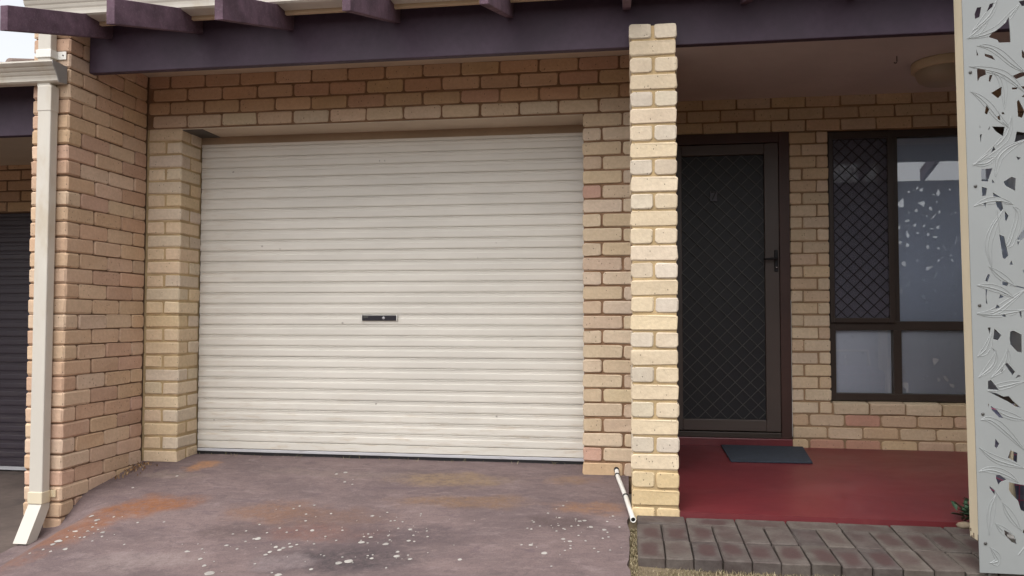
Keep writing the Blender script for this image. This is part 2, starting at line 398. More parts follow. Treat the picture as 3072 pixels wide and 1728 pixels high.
P_WING = [(206, 175, 144), (202, 169, 140), (211, 182, 154), (198, 163, 139), (209, 183, 158), (204, 173, 146), (199, 164, 141), (208, 177, 152)]
P_NIBL = [(220, 197, 164), (216, 192, 160), (214, 198, 172), (222, 202, 172), (212, 195, 172), (216, 193, 162)]
P_NIBR = [(206, 184, 154), (202, 180, 152), (208, 188, 160), (201, 177, 153), (206, 186, 163)]
P_LINT = [(194, 160, 127), (190, 153, 122), (194, 163, 129), (188, 149, 122), (196, 162, 134)]
P_LINT0 = [(204, 182, 156), (202, 176, 152), (206, 188, 162)]
P_PORCH = [(210, 187, 156), (206, 181, 152), (210, 190, 162), (214, 194, 166)]
P_PORCHLOW = [(197, 171, 140), (193, 164, 134), (189, 158, 132), (199, 175, 146)]

# --- garage wall: lintel courses and a nib on each side of the opening
gw = MB()
gw.box(-2.82, -2.582, .008, .25, -.15, 25*C-.012)
gw.box(.006, .46, .008, .25, -.1, 25*C-.012)
gw.box(-2.82, .46, .007, .25, 25*C-.012, 2.75)
gw.box(-2.575, 0.0, .25, .30, 2.2, 2.75)
garage_wall = tag(gw.build('garage_wall', mortar_material('mortar_russet', (140, 110, 86))), 'tan brick wall framing the cream roller door, darker courses over the opening', 'wall')
for k in range(25, 29):
    off = -.1426+(.12 if k % 2 == 0 else 0); n = 0
    x = off-.24*13
    while x < .46:
        a, b = max(x+.005, -2.809), min(x+.235, .45)
        if b-a > .04: brick(garage_wall, a, b, 0, .11, k*C, k*C+.076, pick(P_LINT0 if k == 25 else P_LINT), .014, ax=1)
        x += .24
for k in range(0, 25):
    if k % 2 == 0:
        brick(garage_wall, 0, .23, 0, .11, k*C, k*C+.076, low(k, P_NIBR, RUST), .014, ax=1); brick(garage_wall, .24, .45, 0, .11, k*C, k*C+.076, low(k, P_NIBR, RUST), .014, ax=1)
        brick(garage_wall, -2.806, -2.575, 0, .11, k*C, k*C+.076, pick(P_NIBL), .008); brick(garage_wall, -2.685, -2.575, .12, .245, k*C, k*C+.076, pick(P_NIBL), .008)
    else:
        brick(garage_wall, 0, .109, 0, .23, k*C, k*C+.076, pick(P_NIBR+[(192,154,132),(188,150,132)]), .014, ax=1); brick(garage_wall, .119, .345, 0, .11, k*C, k*C+.076, pick(P_NIBR), .014, ax=1)
        brick(garage_wall, -2.806, -2.69, 0, .11, k*C, k*C+.076, pick(P_NIBL), .008); brick(garage_wall, -2.68, -2.575, 0, .23, k*C, k*C+.076, pick(P_NIBL), .008)
nm = MB(); nm.box(-2.8195, -2.5805, .0065, .2515, -.12, 25*C-.0125); nm.build('nib_mortar', M_mort_gold, garage_wall)
MB().box(.002, .45, .004, .02, -.09, -.011).build('footing_strip', M_mort_tan, garage_wall)
MB().box(-2.58, .0, .0, .236, 25*C-.016, 25*C-.0125).build('lintel_lining', M_soffit, garage_wall)
MB().box(-2.578, .0, .2365, .25, 2.084, 25*C-.010).build('header_board', paint('shaded_timber', (150, 129, 106), .8, .08, 3), garage_wall)  # same material as the lining, darkened in its colour for the weaker light
MB().box(-2.586, -2.44, .012, .235, 25*C-.0205, 25*C-.017).build('lintel_plate', M_mesh, garage_wall)

# --- wing wall that comes forward on the left of the garage
ww = MB(); ww.box(-3.034, -2.825, -.711, .02, -.6, 2.62); ww.box(-3.034, -2.825, .02, .9, -.6, 2.3)
wing_wall = tag(ww.build('wing_wall', M_mort_brown), 'brown brick wing wall projecting forward between the two garages behind the cream downpipe', 'wall')
for k in range(-6, 30):
    z0, z1 = k*C-.002, k*C+.0785
    if k % 2 == 0:
        brick(wing_wall, -3.044, -2.814, -.722, -.612, z0, z1, pick(P_WING), .009)
        ys = ((-.606, -.370), (-.365, -.129), (-.124, -.006))
    else:
        brick(wing_wall, -2.924, -2.814, -.722, -.492, z0, z1, pick(P_WING), .009)
        brick(wing_wall, -3.044, -2.934, -.722, -.492, z0, z1, pick(P_WING), .009)
        ys = ((-.487, -.250), (-.245, -.010))
    for (a, b) in ys: brick(wing_wall, -2.924, -2.814, a, b, z0, z1, pick(P_WING), .015, ax=0)

# --- free standing front pillar
pz = .0051
pm = MB(); pm.box(.286, .500, -.696, -.480, -.3, pz+26*C-.01); pm.box(.286, .500, -.696, -.585, pz+26*C-.01, pz+27*C+.066)
pillar = tag(pm.build('brick_pillar', M_mort_gold), 'slender cream brick pillar standing in front of the porch beside the garage door', 'pillar')
for k in range(-2, 28):
    z0, z1 = pz+k*C, pz+k*C+.076; y1 = -.472 if k < 26 else -.575
    if k % 2: brick(pillar, .278, .388, -.702, y1, z0, z1, low(k, P_PIER_H, GOLD), .015, ax=1); brick(pillar, .398, .508, -.702, y1, z0, z1, low(k, P_PIER_H, GOLD), .015, ax=1)
    else:
        brick(pillar, .278, .508, -.702, -.592 if k < 26 else y1, z0, z1, low(k, P_PIER_S, GOLD), .013, ax=1)
        if k < 26: brick(pillar, .278, .508, -.582, -.472, z0, z1, low(k, P_PIER_S, GOLD), .008)

# --- porch rear wall
PY = 1.0675; pk = .0058
pw = MB()
pw.box(1.402, 1.649, PY+.007, PY+.25, -.1, 26*C); pw.box(1.649, 3.25, PY+.007, PY+.25, -.1, pk+3*C+.068)
pw.box(.36, 3.95, PY+.007, PY+.25, 26*C, 2.75); pw.box(.36, .505, PY+.007, PY+.25, -.1, 26*C); pw.box(3.25, 3.95, PY+.007, PY+.25, -.1, 26*C)
pw.box(.455, .49, .25, PY+.007, -.1, 2.75); pw.box(3.9, 4.1, -.5, PY+.25, -.3, 2.75)
porch_wall = tag(pw.build('porch_wall', M_mort_tan), 'tan brick porch wall at the back around the screen door and window', 'wall')
for k in range(26, 29):
    off = (1.508 if k == 26 else 1.396 if k == 27 else 1.508)-.2355*5; x = off
    while x < 3.9:
        a, b = max(x+.005, .40), min(x+.23, 3.89)
        if b-a > .05: brick(porch_wall, a, b, PY, PY+.11, pk+k*C, pk+k*C+.076, pick(P_PORCH), .008, ax=1)
        x += .2355
for k in range(0, 26):
    z0, z1 = pk+k*C, pk+k*C+.076
    if k >= 3 :
        cut = (1.395, 1.473, 1.483, 1.655) if k % 2 == 0 else (1.395, 1.57, 1.58, 1.655)
        brick(porch_wall, cut[0], cut[1], PY, PY+.11, z0, z1, pick(P_PORCH), .008, ax=1); brick(porch_wall, cut[2], cut[3], PY, PY+.11, z0, z1, pick(P_PORCH), .008, ax=1)
    if k == 3:
        x = 1.672
        while x < 3.25:
            b = brick(porch_wall, x, x+.225, PY-.012, PY+.098, z0+.004, z1+.004, pick(P_PORCH), .008, ax=1); b.rotation_euler.x += .16; x += .235
    if k in (0, 2):
        brick(porch_wall, 1.395, 1.50, PY, PY+.11, z0, z1, pick(P_PORCHLOW), .016, ax=1); x = 1.513
        i = 0
        while x < 3.25:
            brick(porch_wall, x, x+.225, PY, PY+.11, z0, z1, (184, 138, 118) if (k == 2 and i == 1) or (k == 0 and i < 2) else pick(P_PORCHLOW), .016, ax=1); x += .235; i += 1
    if k == 1:
        x = 1.398
        while x < 3.25: brick(porch_wall, x, x+.225, PY, PY+.11, z0, z1, pick(P_PORCHLOW), .015, ax=1); x += .235
    x = 3.26-(0 if k % 2 else .12)
    while x < 3.88:
        a = max(x, 3.26); b = min(x+.23, 3.88)
        if b-a > .05: brick(porch_wall, a, b, PY, PY+.11, z0, z1, pick(P_PORCH), .008, ax=1)
        x += .24

sb = MB()
for k in range(0, 29):
    y = .26-(0 if k % 2 else .12)
    while y < PY-.02:
        a, b_ = max(y, .255), min(y+.23, PY-.01)
        if b_-a > .03: sb.box(.46, .4955, a, b_, pk+k*C, pk+k*C+.076)
        y += .24
stuff(sb.build('side_brickwork', paint('buff_brick', (196, 168, 142), .9, .14, 9, None, 3, .3), porch_wall, .004))

# ------------------------------------------------------------------ cream roller door
DY = .24
rd = tag(empty('roller_door'), 'closed cream corrugated roller door filling the garage opening', 'garage door')
P = .0698
def slat_mesh(x0, x1, m):
    # one rib of the roller curtain, z from 0 (bottom) to P (top); negative y is towards the viewer
    prof = [(.006, 0), (.006, .0012), (-.0002, .0032), (-.0016, .012), (-.0012, .040), (-.0002, .044), (.0022, .0465), (.0022, .0605), (-.0002, .063), (.0002, .0672), (.006, .0690), (.006, P)]
    b = MB(); vs = [(x0, y, z) for y, z in prof]+[(x1, y, z) for y, z in prof]; n = len(prof)
    b.add(vs, [(i, i+1, n+i+1, n+i) for i in range(n-1)])
    me = b.mesh('slat', m)
    return me
sm = slat_mesh(-2.572, -.003, M_door)
z = .108
for i in range(29):
    o = link('slat', sm, rd); o.location = (0, DY+R.gauss(0, .0006), z); o.rotation_euler = (0, R.gauss(0, .00012), 0); z += P
MB().box(-2.57, -.004, DY-.003, DY+.012, .060, .1065).build('bottom_rail', M_door, rd, .002)
MB().box(-2.57, -.004, DY-.006, DY+.012, .0385, .0565).build('rail_lip', M_alu, rd, .002)
MB().box(-2.565, -.006, DY-.002, DY+.010, .002, .038).build('rubber_seal', M_black, rd)
lk = MB(); lk.box(-1.438, -1.204, DY-.012, DY+.004, .9045, .938)
lock = lk.build('lock_bar', M_blackgloss, rd, .002)
MB().box(-1.440, -1.436, DY-.017, DY, .903, .942).build('lock_rim', M_white, lock); MB().box(-1.2065, -1.2025, DY-.017, DY, .903, .942).build('lock_rim', M_white, lock)
c_ = MB(); c_.tube([(-1.292, DY-.019, .921), (-1.292, DY-.008, .921)], .0085, 14); c_.build('key_barrel', M_alu, lock)
MB().box(-1.427, -1.398, DY-.016, DY-.01, .9205, .933).build('latch', M_mesh, lock)
MB().box(-1.331, -1.3285, DY-.0035, DY+.002, 1.938, 1.9475).build('rivet', M_mesh, rd); MB().box(-1.2965, -1.294, DY-.0035, DY+.002, 1.938, 1.9475).build('rivet', M_mesh, rd)

# ------------------------------------------------------------------ pergola: beam and sloping rafters
pg = tag(empty('pergola'), 'dark purple timber beam with rafter ends sloping down over the garage front', 'pergola')
MB().box(-2.812, 2.05, -.567, -.522, 2.333, 2.66).build('beam', M_beam, pg, .004)
MB().box(2.053, 3.95, -.567, -.522, 2.333, 2.66).build('beam', M_beam, pg, .004)
for X in (-2.684, -2.128, -1.585, -.974, -.353, .263, .856, 1.376, 1.98, 2.58, 3.18, 3.78):
    w = .021+R.uniform(-.001, .001); ye = -1.342+R.uniform(-.012, .012); dz = R.uniform(-.006, .006)
    sl_ = (2.525-2.29)/.775; zb = lambda y: 2.525+dz+(y+.567)*sl_
    prof = [(ye, zb(ye)), (ye-.002, zb(ye)+.122), (-.50, zb(-.5)+.128), (-.569, zb(-.569)+.1), (-.569, zb(-.569))]
    MB().extrude_x(prof, X-w, X+w).build('rafter', M_rafter, pg, .003)

# ------------------------------------------------------------------ eaves: roof, gutter, ceiling
rf = tag(empty('roof'), 'low roof edge with tan fascia board above the pergola rafters', 'roof')
MB().box(-3.03, 3.95, -.69, -.668, 2.563, 2.76).build('fascia_board', M_fascia, rf)
MB().add([(-3.06,-.70,2.765),(4,-.70,2.765),(4,3.5,4.05),(-3.06,3.5,4.05),(-3.06,-.70,2.80),(4,-.70,2.80),(4,3.5,4.085),(-3.06,3.5,4.085)],
         [(0,3,2,1),(4,5,6,7),(0,1,5,4),(1,2,6,5),(2,3,7,6),(3,0,4,7)]).build('roof_deck', M_tile, rf)
structure(MB().box(-2.812, .47, -.521, .30, 2.483, 2.50).build('eave_lining', M_soffit))
M_pceil = paint('porch_lit_soffit', (204, 195, 190), .8, .05, 2, None, 3, .03)  # same board as the eave lining, its colour shifted for the porch light
structure(MB().box(.473, 3.9, -.521, PY+.05, 2.483, 2.50).build('ceiling', M_pceil))
def gutter_prof(yb, yf, yt, z0, z1):
    q = [(yb, z1-.004), (yb, z0), (yf+.012, z0), (yf, z0+.008)]
    n = 9
    for i in range(n):
        u = i/(n-1); y = yf+(yt-yf)*(u**1.6); z = z0+.012+(z1-z0-.026)*u
        q.append((y, z)); 
        if i in (2, 4, 6): q.append((y+.0022, z+.0012)); q.append((y+.0012, z+.004))
    q += [(yt-.004, z1-.010), (yt-.003, z1-.002), (yt+.006, z1), (yt+.010, z1-.006), (yt+.012, z1-.012), (yb+.004, z0+.012), (yb+.0035, z1-.004)]
    return q
ug = tag(empty('gutter'), 'cream roof gutter along the top edge, its short downpipe clipped to the wing wall', 'gutter')
MB().extrude_x(gutter_prof(-.695, -.80, -.832, 2.58, 2.70), -3.03, 3.95).build('gutter_channel', M_cream_metal, ug)
MB().box(-2.972, -2.893, -.775, -.727, 2.20, 2.60).build('downpipe', M_cream_metal, ug, .004)
cp = MB(); cp.box(-2.981, -2.886, -.782, -.724, 2.362, 2.408).build('pipe_clip', M_white, ug, .003)
MB().box(-2.886, -2.834, -.730, -.7235, 2.362, 2.408).build('clip_tab', M_white, ug, .002)
MB().tube([(-2.852, -.733, 2.386), (-2.852, -.7295, 2.386)], .004, 8).build('clip_screw', M_mesh, ug)

hs = MB(); hs.box(-3.05, 4.1, 3.3, 3.4, -.6, 4.0); hs.box(-6.6, -3.05, 3.3, 3.4, -.6, 3.5); hs.box(4.0, 4.1, -.6, 3.3, -.6, 2.78); hs.box(-3.03, -2.83, .9, 3.3, -.6, 2.3); hs.box(-6.6, -6.5, -.6, 3.3, -.6, 2.4)
structure(hs.build('house_shell', M_mort_brown))
# ------------------------------------------------------------------ neighbour's side
lg = tag(empty('neighbour_gutter'), 'cream gutter end below the roofline at far left, with tall downpipe reaching the driveway', 'gutter')
gp = gutter_prof(-.735, -.79, -.842, 2.22, 2.325)
MB().extrude_x(gp, -6.2, -2.826).build('gutter_channel', M_cream_metal, lg)
MB().extrude_x([(-.733, 2.222), (-.795, 2.215), (-.803, 2.235), (-.822, 2.27), (-.846, 2.305), (-.846, 2.322), (-.733, 2.318)], -2.826, -2.821).build('end_cap', M_grey_cap, lg)
dp = MB(); dp.box(-2.952, -2.872, -.79, -.732, -.055, 2.205); dpo = dp.build('downpipe', M_cream_metal, lg, .005)
MB().box(-2.9545, -2.8695, -.7925, -.7295, 2.06, 2.2).build('pipe_collar', M_cream_metal, lg, .004)
MB().box(-2.956, -2.868, -.795, -.728, -.085, -.02).build('pipe_clip', M_cream_old, lg, .004)
MB().box(-2.868, -2.838, -.732, -.7235, -.06, -.02).build('clip_tab', M_cream_old, lg, .002)
# shoe that kicks out at the foot, open at its lower end
sh = MB(); A = [(-.79, -.085), (-.732, -.085), (-.732, -.11), (-.835, -.285), (-.895, -.262)]
t_ = .003
pr = [(-.79, -.086), (-.731, -.086), (-.731, -.115), (-.832, -.292), (-.894, -.268)]
vs = []; 
for X in (-2.951, -2.873): vs += [(X, y, zz) for y, zz in pr]
for X in (-2.951+t_, -2.873-t_): vs += [(X, y, zz) for y, zz in [(-.787, -.09), (-.734, -.09), (-.734, -.114), (-.834, -.290), (-.892, -.270)]]
fs = [(0,1,2,4), (2,3,4), (5,9,7,6), (7,9,8), (0,4,9,5), (1,6,7,2), (2,7,8,3), (10,14,12,11), (12,14,13), (15,16,17,19), (17,18,19), (10,15,19,14), (11,12,17,16), (12,13,18,17), (3,8,18,13), (4,14,19,9), (3,13,14,4), (8,9,19,18)]
sh.add(vs, fs); sh.build('pipe_shoe', M_cream_metal, lg)
NY = 1.02
nw = MB(); nw.box(-6.5, -3.03, NY+.007, NY+.25, 1.77, 2.6)
nwall = tag(nw.build('neighbour_wall', M_mort_brown), 'shaded brick courses over the dark roller door at far left', 'wall')
for k in range(5):
    x = -6.4+(.12 if k % 2 else 0)
    while x < -3.06:
        brick(nwall, x, min(x+.23, -3.04), NY, NY+.11, 1.779+k*C, 1.855+k*C, pick(P_LINT), .006); x += .24
nd = tag(empty('neighbour_roller_door'), 'dark charcoal roller door of the next garage at far left', 'garage door')
sm2 = slat_mesh(-6.3, -3.04, M_door_dark); z = -.285
for i in range(30):
    o = link('slat', sm2, nd); o.location = (0, NY+.06, z); z += P
MB().box(-6.3, -3.04, NY+.05, NY+.075, -.312, -.2855).build('bottom_rail', M_alu, nd, .002)
nb = tag(MB().box(-6.5, -3.046, -.567, -.522, 1.985, 2.36).build('neighbour_beam', M_beam, None, .004), 'dark purple eave beam of the next garage under the lower gutter', 'beam')
structure(MB().box(-6.5, -3.046, -.521, NY, 2.155, 2.17).build('neighbour_ceiling', M_soffit))
nr = tag(empty('tiled_roof'), 'edge of the lower tiled roof just showing over the far left gutter', 'roof')
MB().add([(-6.5,-.72,2.30),(-3.05,-.72,2.30),(-3.05,3.5,3.59),(-6.5,3.5,3.59),(-6.5,-.72,2.335),(-3.05,-.72,2.335),(-3.05,3.5,3.625),(-6.5,3.5,3.625)],
         [(0,3,2,1),(4,5,6,7),(0,1,5,4),(1,2,6,5),(2,3,7,6),(3,0,4,7)]).build('roof_deck', M_tile, nr)
tm = MB()
n = 10; vs = []
for (y, zz) in ((-.80, 2.305), (-.40, 2.427)):
    for i in range(n+1):
        a = math.pi*i/n; vs.append((-.026*math.cos(a), y, zz+.03*math.sin(a)))
tm.add(vs, [(i, i+1, n+2+i, n+1+i) for i in range(n)]+[tuple(range(n+1))], True)
tme = tm.mesh('roof_tile', M_tile)
for i in range(9):
    o = link('roof_tile', tme, nr); o.location = (-3.125-.33*i, 0, .026)

# ------------------------------------------------------------------ ground: driveway, neighbour's drive, lawn
def sst(t): t = min(1, max(0, t)); return t*t*(3-2*t)
def zd(x, y):
    yy = y if y > -1.6 else -1.6+(y+1.6)*.4
    yy = min(yy, 0)
    return .005+.014*sst(y/.2)+yy*(.075+.0304*max(0, -x))-.14*sst((-2.52-x)/.36)*sst((-y-.5)/.3)
xs = [-2.95+.05*i for i in range(14)]+[-2.25+.15*i for i in range(17)]+[.264]
ys = [.42-.06*i for i in range(40)]+[-2.0-.35*i for i in range(21)]
b = MB(); vs = [(x+(R.gauss(0, .006) if (i == 0 or i == len(xs)-1) and y < -.75 else 0), y, zd(x, y)+R.gauss(0, .0012)) for y in ys for i, x in enumerate(xs)]
nx = len(xs); fs = [(j*nx+i, j*nx+i+1, (j+1)*nx+i+1, (j+1)*nx+i) for j in range(len(ys)-1) for i in range(nx-1)]
b.add(vs, fs, True)
for i in (0, nx-1):
    base = [vs[j*nx+i] for j in range(len(ys))]; low = [(x, y, zz-.12) for x, y, zz in base]; n = len(base)
    b.add(base+low, [(j, j+1, n+j+1, n+j) for j in range(n-1)])
structure(b.build('driveway', M_drive))
def zn(y): return -.325-.02*min(max(0, 1-y), 2.2)-.1*max(0, -1.2-y)*.5
b = MB(); yl = [1.3-.2*i for i in range(55)]; xl = [-7-0, -5, -4, -3.4, -2.93]
b.add([(x, y, zn(y)) for y in yl for x in xl], [(j*5+i, j*5+i+1, j*5+i+6, j*5+i+5) for j in range(54) for i in range(4)], True)
structure(b.build('neighbour_driveway', M_ndrive))
structure(MB().add([(-900,-900,-.98),(900,-900,-.98),(900,900,-.98),(-900,900,-.98)], [(0,1,2,3)]).build('ground', M_ground))
def zl(y): return -.124-.07*sst((-1.3-y)/1.0)*1.0-.04*max(0, -2.3-y)
b = MB(); yl = [-.70-.15*i for i in range(60)]; xl = [.20, .264, .3, .6, 1.2, 2, 3, 4.5, 6.5, 9]
nn = len(xl); b.add([(x, y, (zd(.26, y)-.02 if x < .31 else zl(y)+R.gauss(0, .004)) if x > .25 else zl(y)-.06) for y in yl for x in xl], [(j*nn+i, j*nn+i+1, j*nn+i+nn+1, j*nn+i+nn) for j in range(59) for i in range(nn-1)], True)
structure(b.build('lawn', M_ground))
# porch slab, painted red, falls a little to the front
pf = MB(); f0, f1 = .027, -.022
pf.add([(.46,PY+.2,f0+.003),(3.9,PY+.2,f0+.003),(3.9,-.702,f1),(.51,-.702,f1),(.46,-.47,f1+.007),(.46,PY+.2,-.3),(3.9,PY+.2,-.3),(3.9,-.702,-.3),(.51,-.702,-.3),(.46,-.47,-.3)],
       [(0,4,3,2,1),(2,3,8,7),(3,4,9,8),(4,0,5,9),(1,2,7,6)])
structure(pf.build('porch_floor', M_red))
stp = MB().box(.506, 1.394, PY-.015, PY+.2, .02, .082).build('door_step', M_red, None, .006); structure(stp)
structure(MB().box(.30, .46, -.472, .0, -.3, -.01).build('slab_edge', M_mort_tan))

# pavers
pv = MB().box(.30, 2.88, -1.268, -.705, -.16, -.088).build('paving', paint('dark_joint_soil', (58, 50, 44), .95, .2, 20)); structure(pv)
P_PAV = [(72, 62, 59), (78, 68, 64), (68, 59, 57), (81, 71, 66), (75, 65, 62)]
P_PAVR = [(86, 77, 71), (80, 71, 66), (76, 68, 63)]
def zp(y): return -.042-.030*(-.702-y)/.59
PM = {}
def paver(xc, yc, rot):
    i = R.randrange(5)
    if i not in PM:
        PM[i] = rounded_box_mesh(.1122, .2278, .06, .005, 300+i); PM[i].name = 'paver'; PM[i].materials.append(M_paver)
    o = link('paver', PM[i], pv); o.location = (xc, yc, zp(yc)-.03+R.gauss(0, .0012)); o.rotation_euler = (Matrix.Rotation(.051+R.gauss(0, .005), 3, 'X') @ Matrix.Rotation(R.gauss(0, .005), 3, 'Y') @ Matrix.Rotation(rot+R.gauss(0, .006), 3, 'Z')).to_euler()
    c = lin(pick(P_PAVR if xc > 1.0 and R.random() < .6 else P_PAV)); o.color = (*c, 1)
for i in range(11): paver(.416+.2345*i, -.762, math.pi/2)
for i in range(22):
    x = .356+.1165*i
    paver(x, -.937+R.gauss(0, .002), 0); paver(x, -1.170+R.gauss(0, .003), 0)

# ------------------------------------------------------------------ screen door
SY = PY+.03
sdoor = tag(empty('security_door'), 'closed dark diamond mesh security screen door behind the brick pillar', 'door')
fr = MB(); fr.box(1.322, 1.392, PY-.006, PY+.11, .083, 2.238); fr.box(.506, .56, PY-.006, PY+.11, .083, 2.238); fr.box(.56, 1.322, PY-.006, PY+.11, 2.165, 2.238)
fr.build('door_frame', M_jamb, sdoor, .003)
sf = MB(); sf.box(1.222, 1.320, SY-.03, SY+.01, .128, 2.162); sf.box(.563, .65, SY-.03, SY+.01, .128, 2.162); sf.box(.65, 1.222, SY-.029, SY+.009, 2.085, 2.161); sf.box(.65, 1.222, SY-.029, SY+.009, .129, .208)
sf.build('screen_frame', M_doorframe, sdoor, .004)
MB().box(.562, 1.320, PY-.012, PY+.05, .0835, .122).build('door_sill', M_bronze, sdoor, .003)
MB().box(1.3925, 1.3945, PY-.010, PY+.02, .10, 1.05).build('sealant_strip', M_white, sdoor)
def grille(x0, x1, z0, z1, y, pitch, w, d, name, m, parent):
    b = MB(); h = pitch/2
    n = int((x1-x0+z1-z0)/pitch)+3
    for sgn in (1, -1):
        k = -n
        while k < n*2:
            # line: x = c + sgn*z*(asp)
            c = x0+k*pitch; pts = []
            for zz in (z0, z1):
                pts.append((c+sgn*(zz-z0), zz))
            (xa, za), (xb, zb_) = pts
            # clip to x range
            def clip(xa, za, xb, zb_):
                dx, dz = xb-xa, zb_-za; t0, t1 = 0, 1
                for p_, q_ in ((-dx, xa-x0), (dx, x1-xa)):
                    if p_ == 0:
                        if q_ < 0: return None
                        continue
                    r_ = q_/p_
                    if p_ < 0: t0 = max(t0, r_)
                    else: t1 = min(t1, r_)
                if t1-t0 < .002: return None
                return xa+t0*dx, za+t0*dz, xa+t1*dx, za+t1*dz
            q = clip(xa, za, xb, zb_)
            if q:
                xa, za, xb, zb_ = q; o = w*.7071/1; ox = o; oz = -o*sgn
                yy = y+(0 if sgn > 0 else .0012)
                b.add([(xa-ox,yy,za-oz*-1*-1),(xa+ox,yy,za+oz),(xb+ox,yy,zb_+oz),(xb-ox,yy,zb_-oz),(xa-ox,yy+d,za-oz),(xa+ox,yy+d,za+oz),(xb+ox,yy+d,zb_+oz),(xb-ox,yy+d,zb_-oz)],
                      [(0,1,2,3),(4,7,6,5),(0,4,5,1),(1,5,6,2),(2,6,7,3),(3,7,4,0)])
            k += 1
    return b.build(name, m, parent)
grille(.65, 1.222, .208, 2.085, SY-.012, .104, .0024, .004, 'diamond_grille', M_mesh, sdoor)
MB().box(.65, 1.222, SY+.002, SY+.008, .208, 2.085).build('flywire', M_flywire, sdoor)
hd = MB(); hd.box(1.284, 1.309, SY-.042, SY-.028, 1.250, 1.402); hplate = hd.build('handle_plate', M_black, sdoor, .004)
MB().tube([(1.297, SY-.04, 1.338), (1.297, SY-.075, 1.338), (1.27, SY-.078, 1.339), (1.205, SY-.075, 1.334)], [.008, .008, .0075, .006], 10).build('handle', M_black, sdoor)
MB().tube([(1.297, SY-.05, 1.278), (1.297, SY-.041, 1.278)], .008, 12).build('key_barrel', M_chrome, hplate)
pq = MB().box(.850, .899, SY-.0185, SY-.0135, 1.757, 1.830).build('number_plate', paint('worn_number_plate', (76, 76, 84), .5, .12, 40), sdoor, .002)
cu = bpy.data.curves.new('numeral', 'FONT'); cu.body = '7'; cu.size = .088; cu.align_x = 'CENTER'; cu.align_y = 'CENTER'; cu.extrude = .0006
tmp = bpy.data.objects.new('tmp', cu); scene.collection.objects.link(tmp); tmp.location = (.8745, SY-.0195, 1.793); tmp.rotation_euler = (rad(90), 0, 0)
bpy.context.view_layer.update()
me = bpy.data.meshes.new_from_object(tmp.evaluated_get(bpy.context.evaluated_depsgraph_get())); me.transform(tmp.matrix_world); bpy.data.objects.remove(tmp)
me.materials.clear(); me.materials.append(M_black); link('numeral', me, pq)

# ------------------------------------------------------------------ window
WX1 = 3.245; GY = PY+.075
wn = tag(empty('window'), 'bronze framed window with pale blue blind, left sash behind diamond mesh', 'window')
wf = MB(); y0, y1 = PY+.035, PY+.11
for (a, b_, c, d) in ((1.658, 1.700, .352, 2.238), (3.205, WX1, .352, 2.238), (1.700, 3.205, 2.186, 2.238), (1.700, 3.205, .352, .402), (1.700, 3.205, .840, .902)):
    wf.box(a, b_, y0, y1, c, d)
wf.box(2.074, 2.124, y0, y1, .902, 2.186); wf.box(2.078, 2.132, y0, y1, .402, .840)
wf.build('window_frame', M_bronze, wn, .003)
sa = MB(); y0, y1 = PY+.014, PY+.034
for (a, b_, c, d) in ((1.662, 1.690, .892, 2.225), (2.052, 2.090, .892, 2.225), (1.690, 2.052, 2.180, 2.225), (1.690, 2.052, .892, .925)): sa.box(a, b_, y0, y1, c, d)
sa.build('screen_sash', M_bronze, wn, .003)
grille(1.690, 2.052, .925, 2.180, PY+.018, .0865, .0026, .005, 'diamond_grille', M_black, wn)
fw = NT('window_flywire'); fw.n.remove(fw.b); tr = fw.new('ShaderNodeBsdfTransparent'); df = fw.new('ShaderNodeBsdfDiffuse'); df.inputs[0].default_value = (.13, .115, .14, 1)
mx = fw.new('ShaderNodeMixShader'); mx.inputs[0].default_value = .42; fw.L(tr.outputs[0], mx.inputs[1]); fw.L(df.outputs[0], mx.inputs[2]); fw.L(mx.outputs[0], fw.out.inputs[0])
MB().box(1.690, 2.052, PY+.027, PY+.0275, .925, 2.180).build('flywire', fw.m, wn)
for (a, b_, c, d) in ((1.700, 2.074, .902, 2.186), (2.124, 3.205, .902, 2.186), (1.700, 2.078, .402, .840), (2.132, 3.205, .402, .840)):
    MB().box(a, b_, GY, GY+.004, c, d).build('pane', M_glass, wn)
MB().box(1.68, 3.225, GY+.016, GY+.018, .90, 2.22).build('blind', M_blind, wn)
MB().box(1.69, 3.215, GY+.012, GY+.014, .38, .88).build('bright_lower_blind', paint('bright_lower_blind', (236, 242, 252), .8, .03, 2, None, 3, 0), wn)  # lower stretch of the blind, whitened so the lower panes look brighter

# ------------------------------------------------------------------ porch fittings
mt = MB(); m0 = .0; 
zf = lambda y: f1+(f0-f1)*(y+.702)/(PY+.702)+.0006
mt.add([(.905,1.035,zf(1.035)),(1.455,1.035,zf(1.035)),(1.405,.52,zf(.52)),(.905,.50,zf(.5)),(.905,1.035,zf(1.035)+.011),(1.455,1.035,zf(1.035)+.011),(1.405,.52,zf(.52)+.011),(.905,.50,zf(.5)+.011)],
       [(0,1,2,3),(4,7,6,5),(0,4,5,1),(1,5,6,2),(2,6,7,3),(3,7,4,0)])
tag(mt.build('doormat', M_mat, None, .003), 'flat charcoal doormat on the red porch floor at the screen door', 'doormat')
lt = tag(empty('ceiling_light'), 'round cream ceiling light with opal bowl under the porch ceiling', 'light')
MB().lathe(2.165, .40, [(0, 2.4825), (.172, 2.4825), (.176, 2.475), (.174, 2.435), (.166, 2.428), (.150, 2.430)], 40).build('lamp_ring', M_opalring, lt)
MB().lathe(2.165, .40, [(.152, 2.431), (.150, 2.405), (.135, 2.375), (.10, 2.352), (.05, 2.341), (0.0005, 2.338)], 40).build('lamp_shade', M_opal, lt)
tag(MB().tube([(1.853, .25, 2.4825), (1.853, .25, 2.452), (1.851, .248, 2.443), (1.842, .246, 2.440), (1.835, .244, 2.444)], .003, 8).build('ceiling_hook', M_bronze), 'small dark metal hook hanging from the porch ceiling near the light', 'hook')

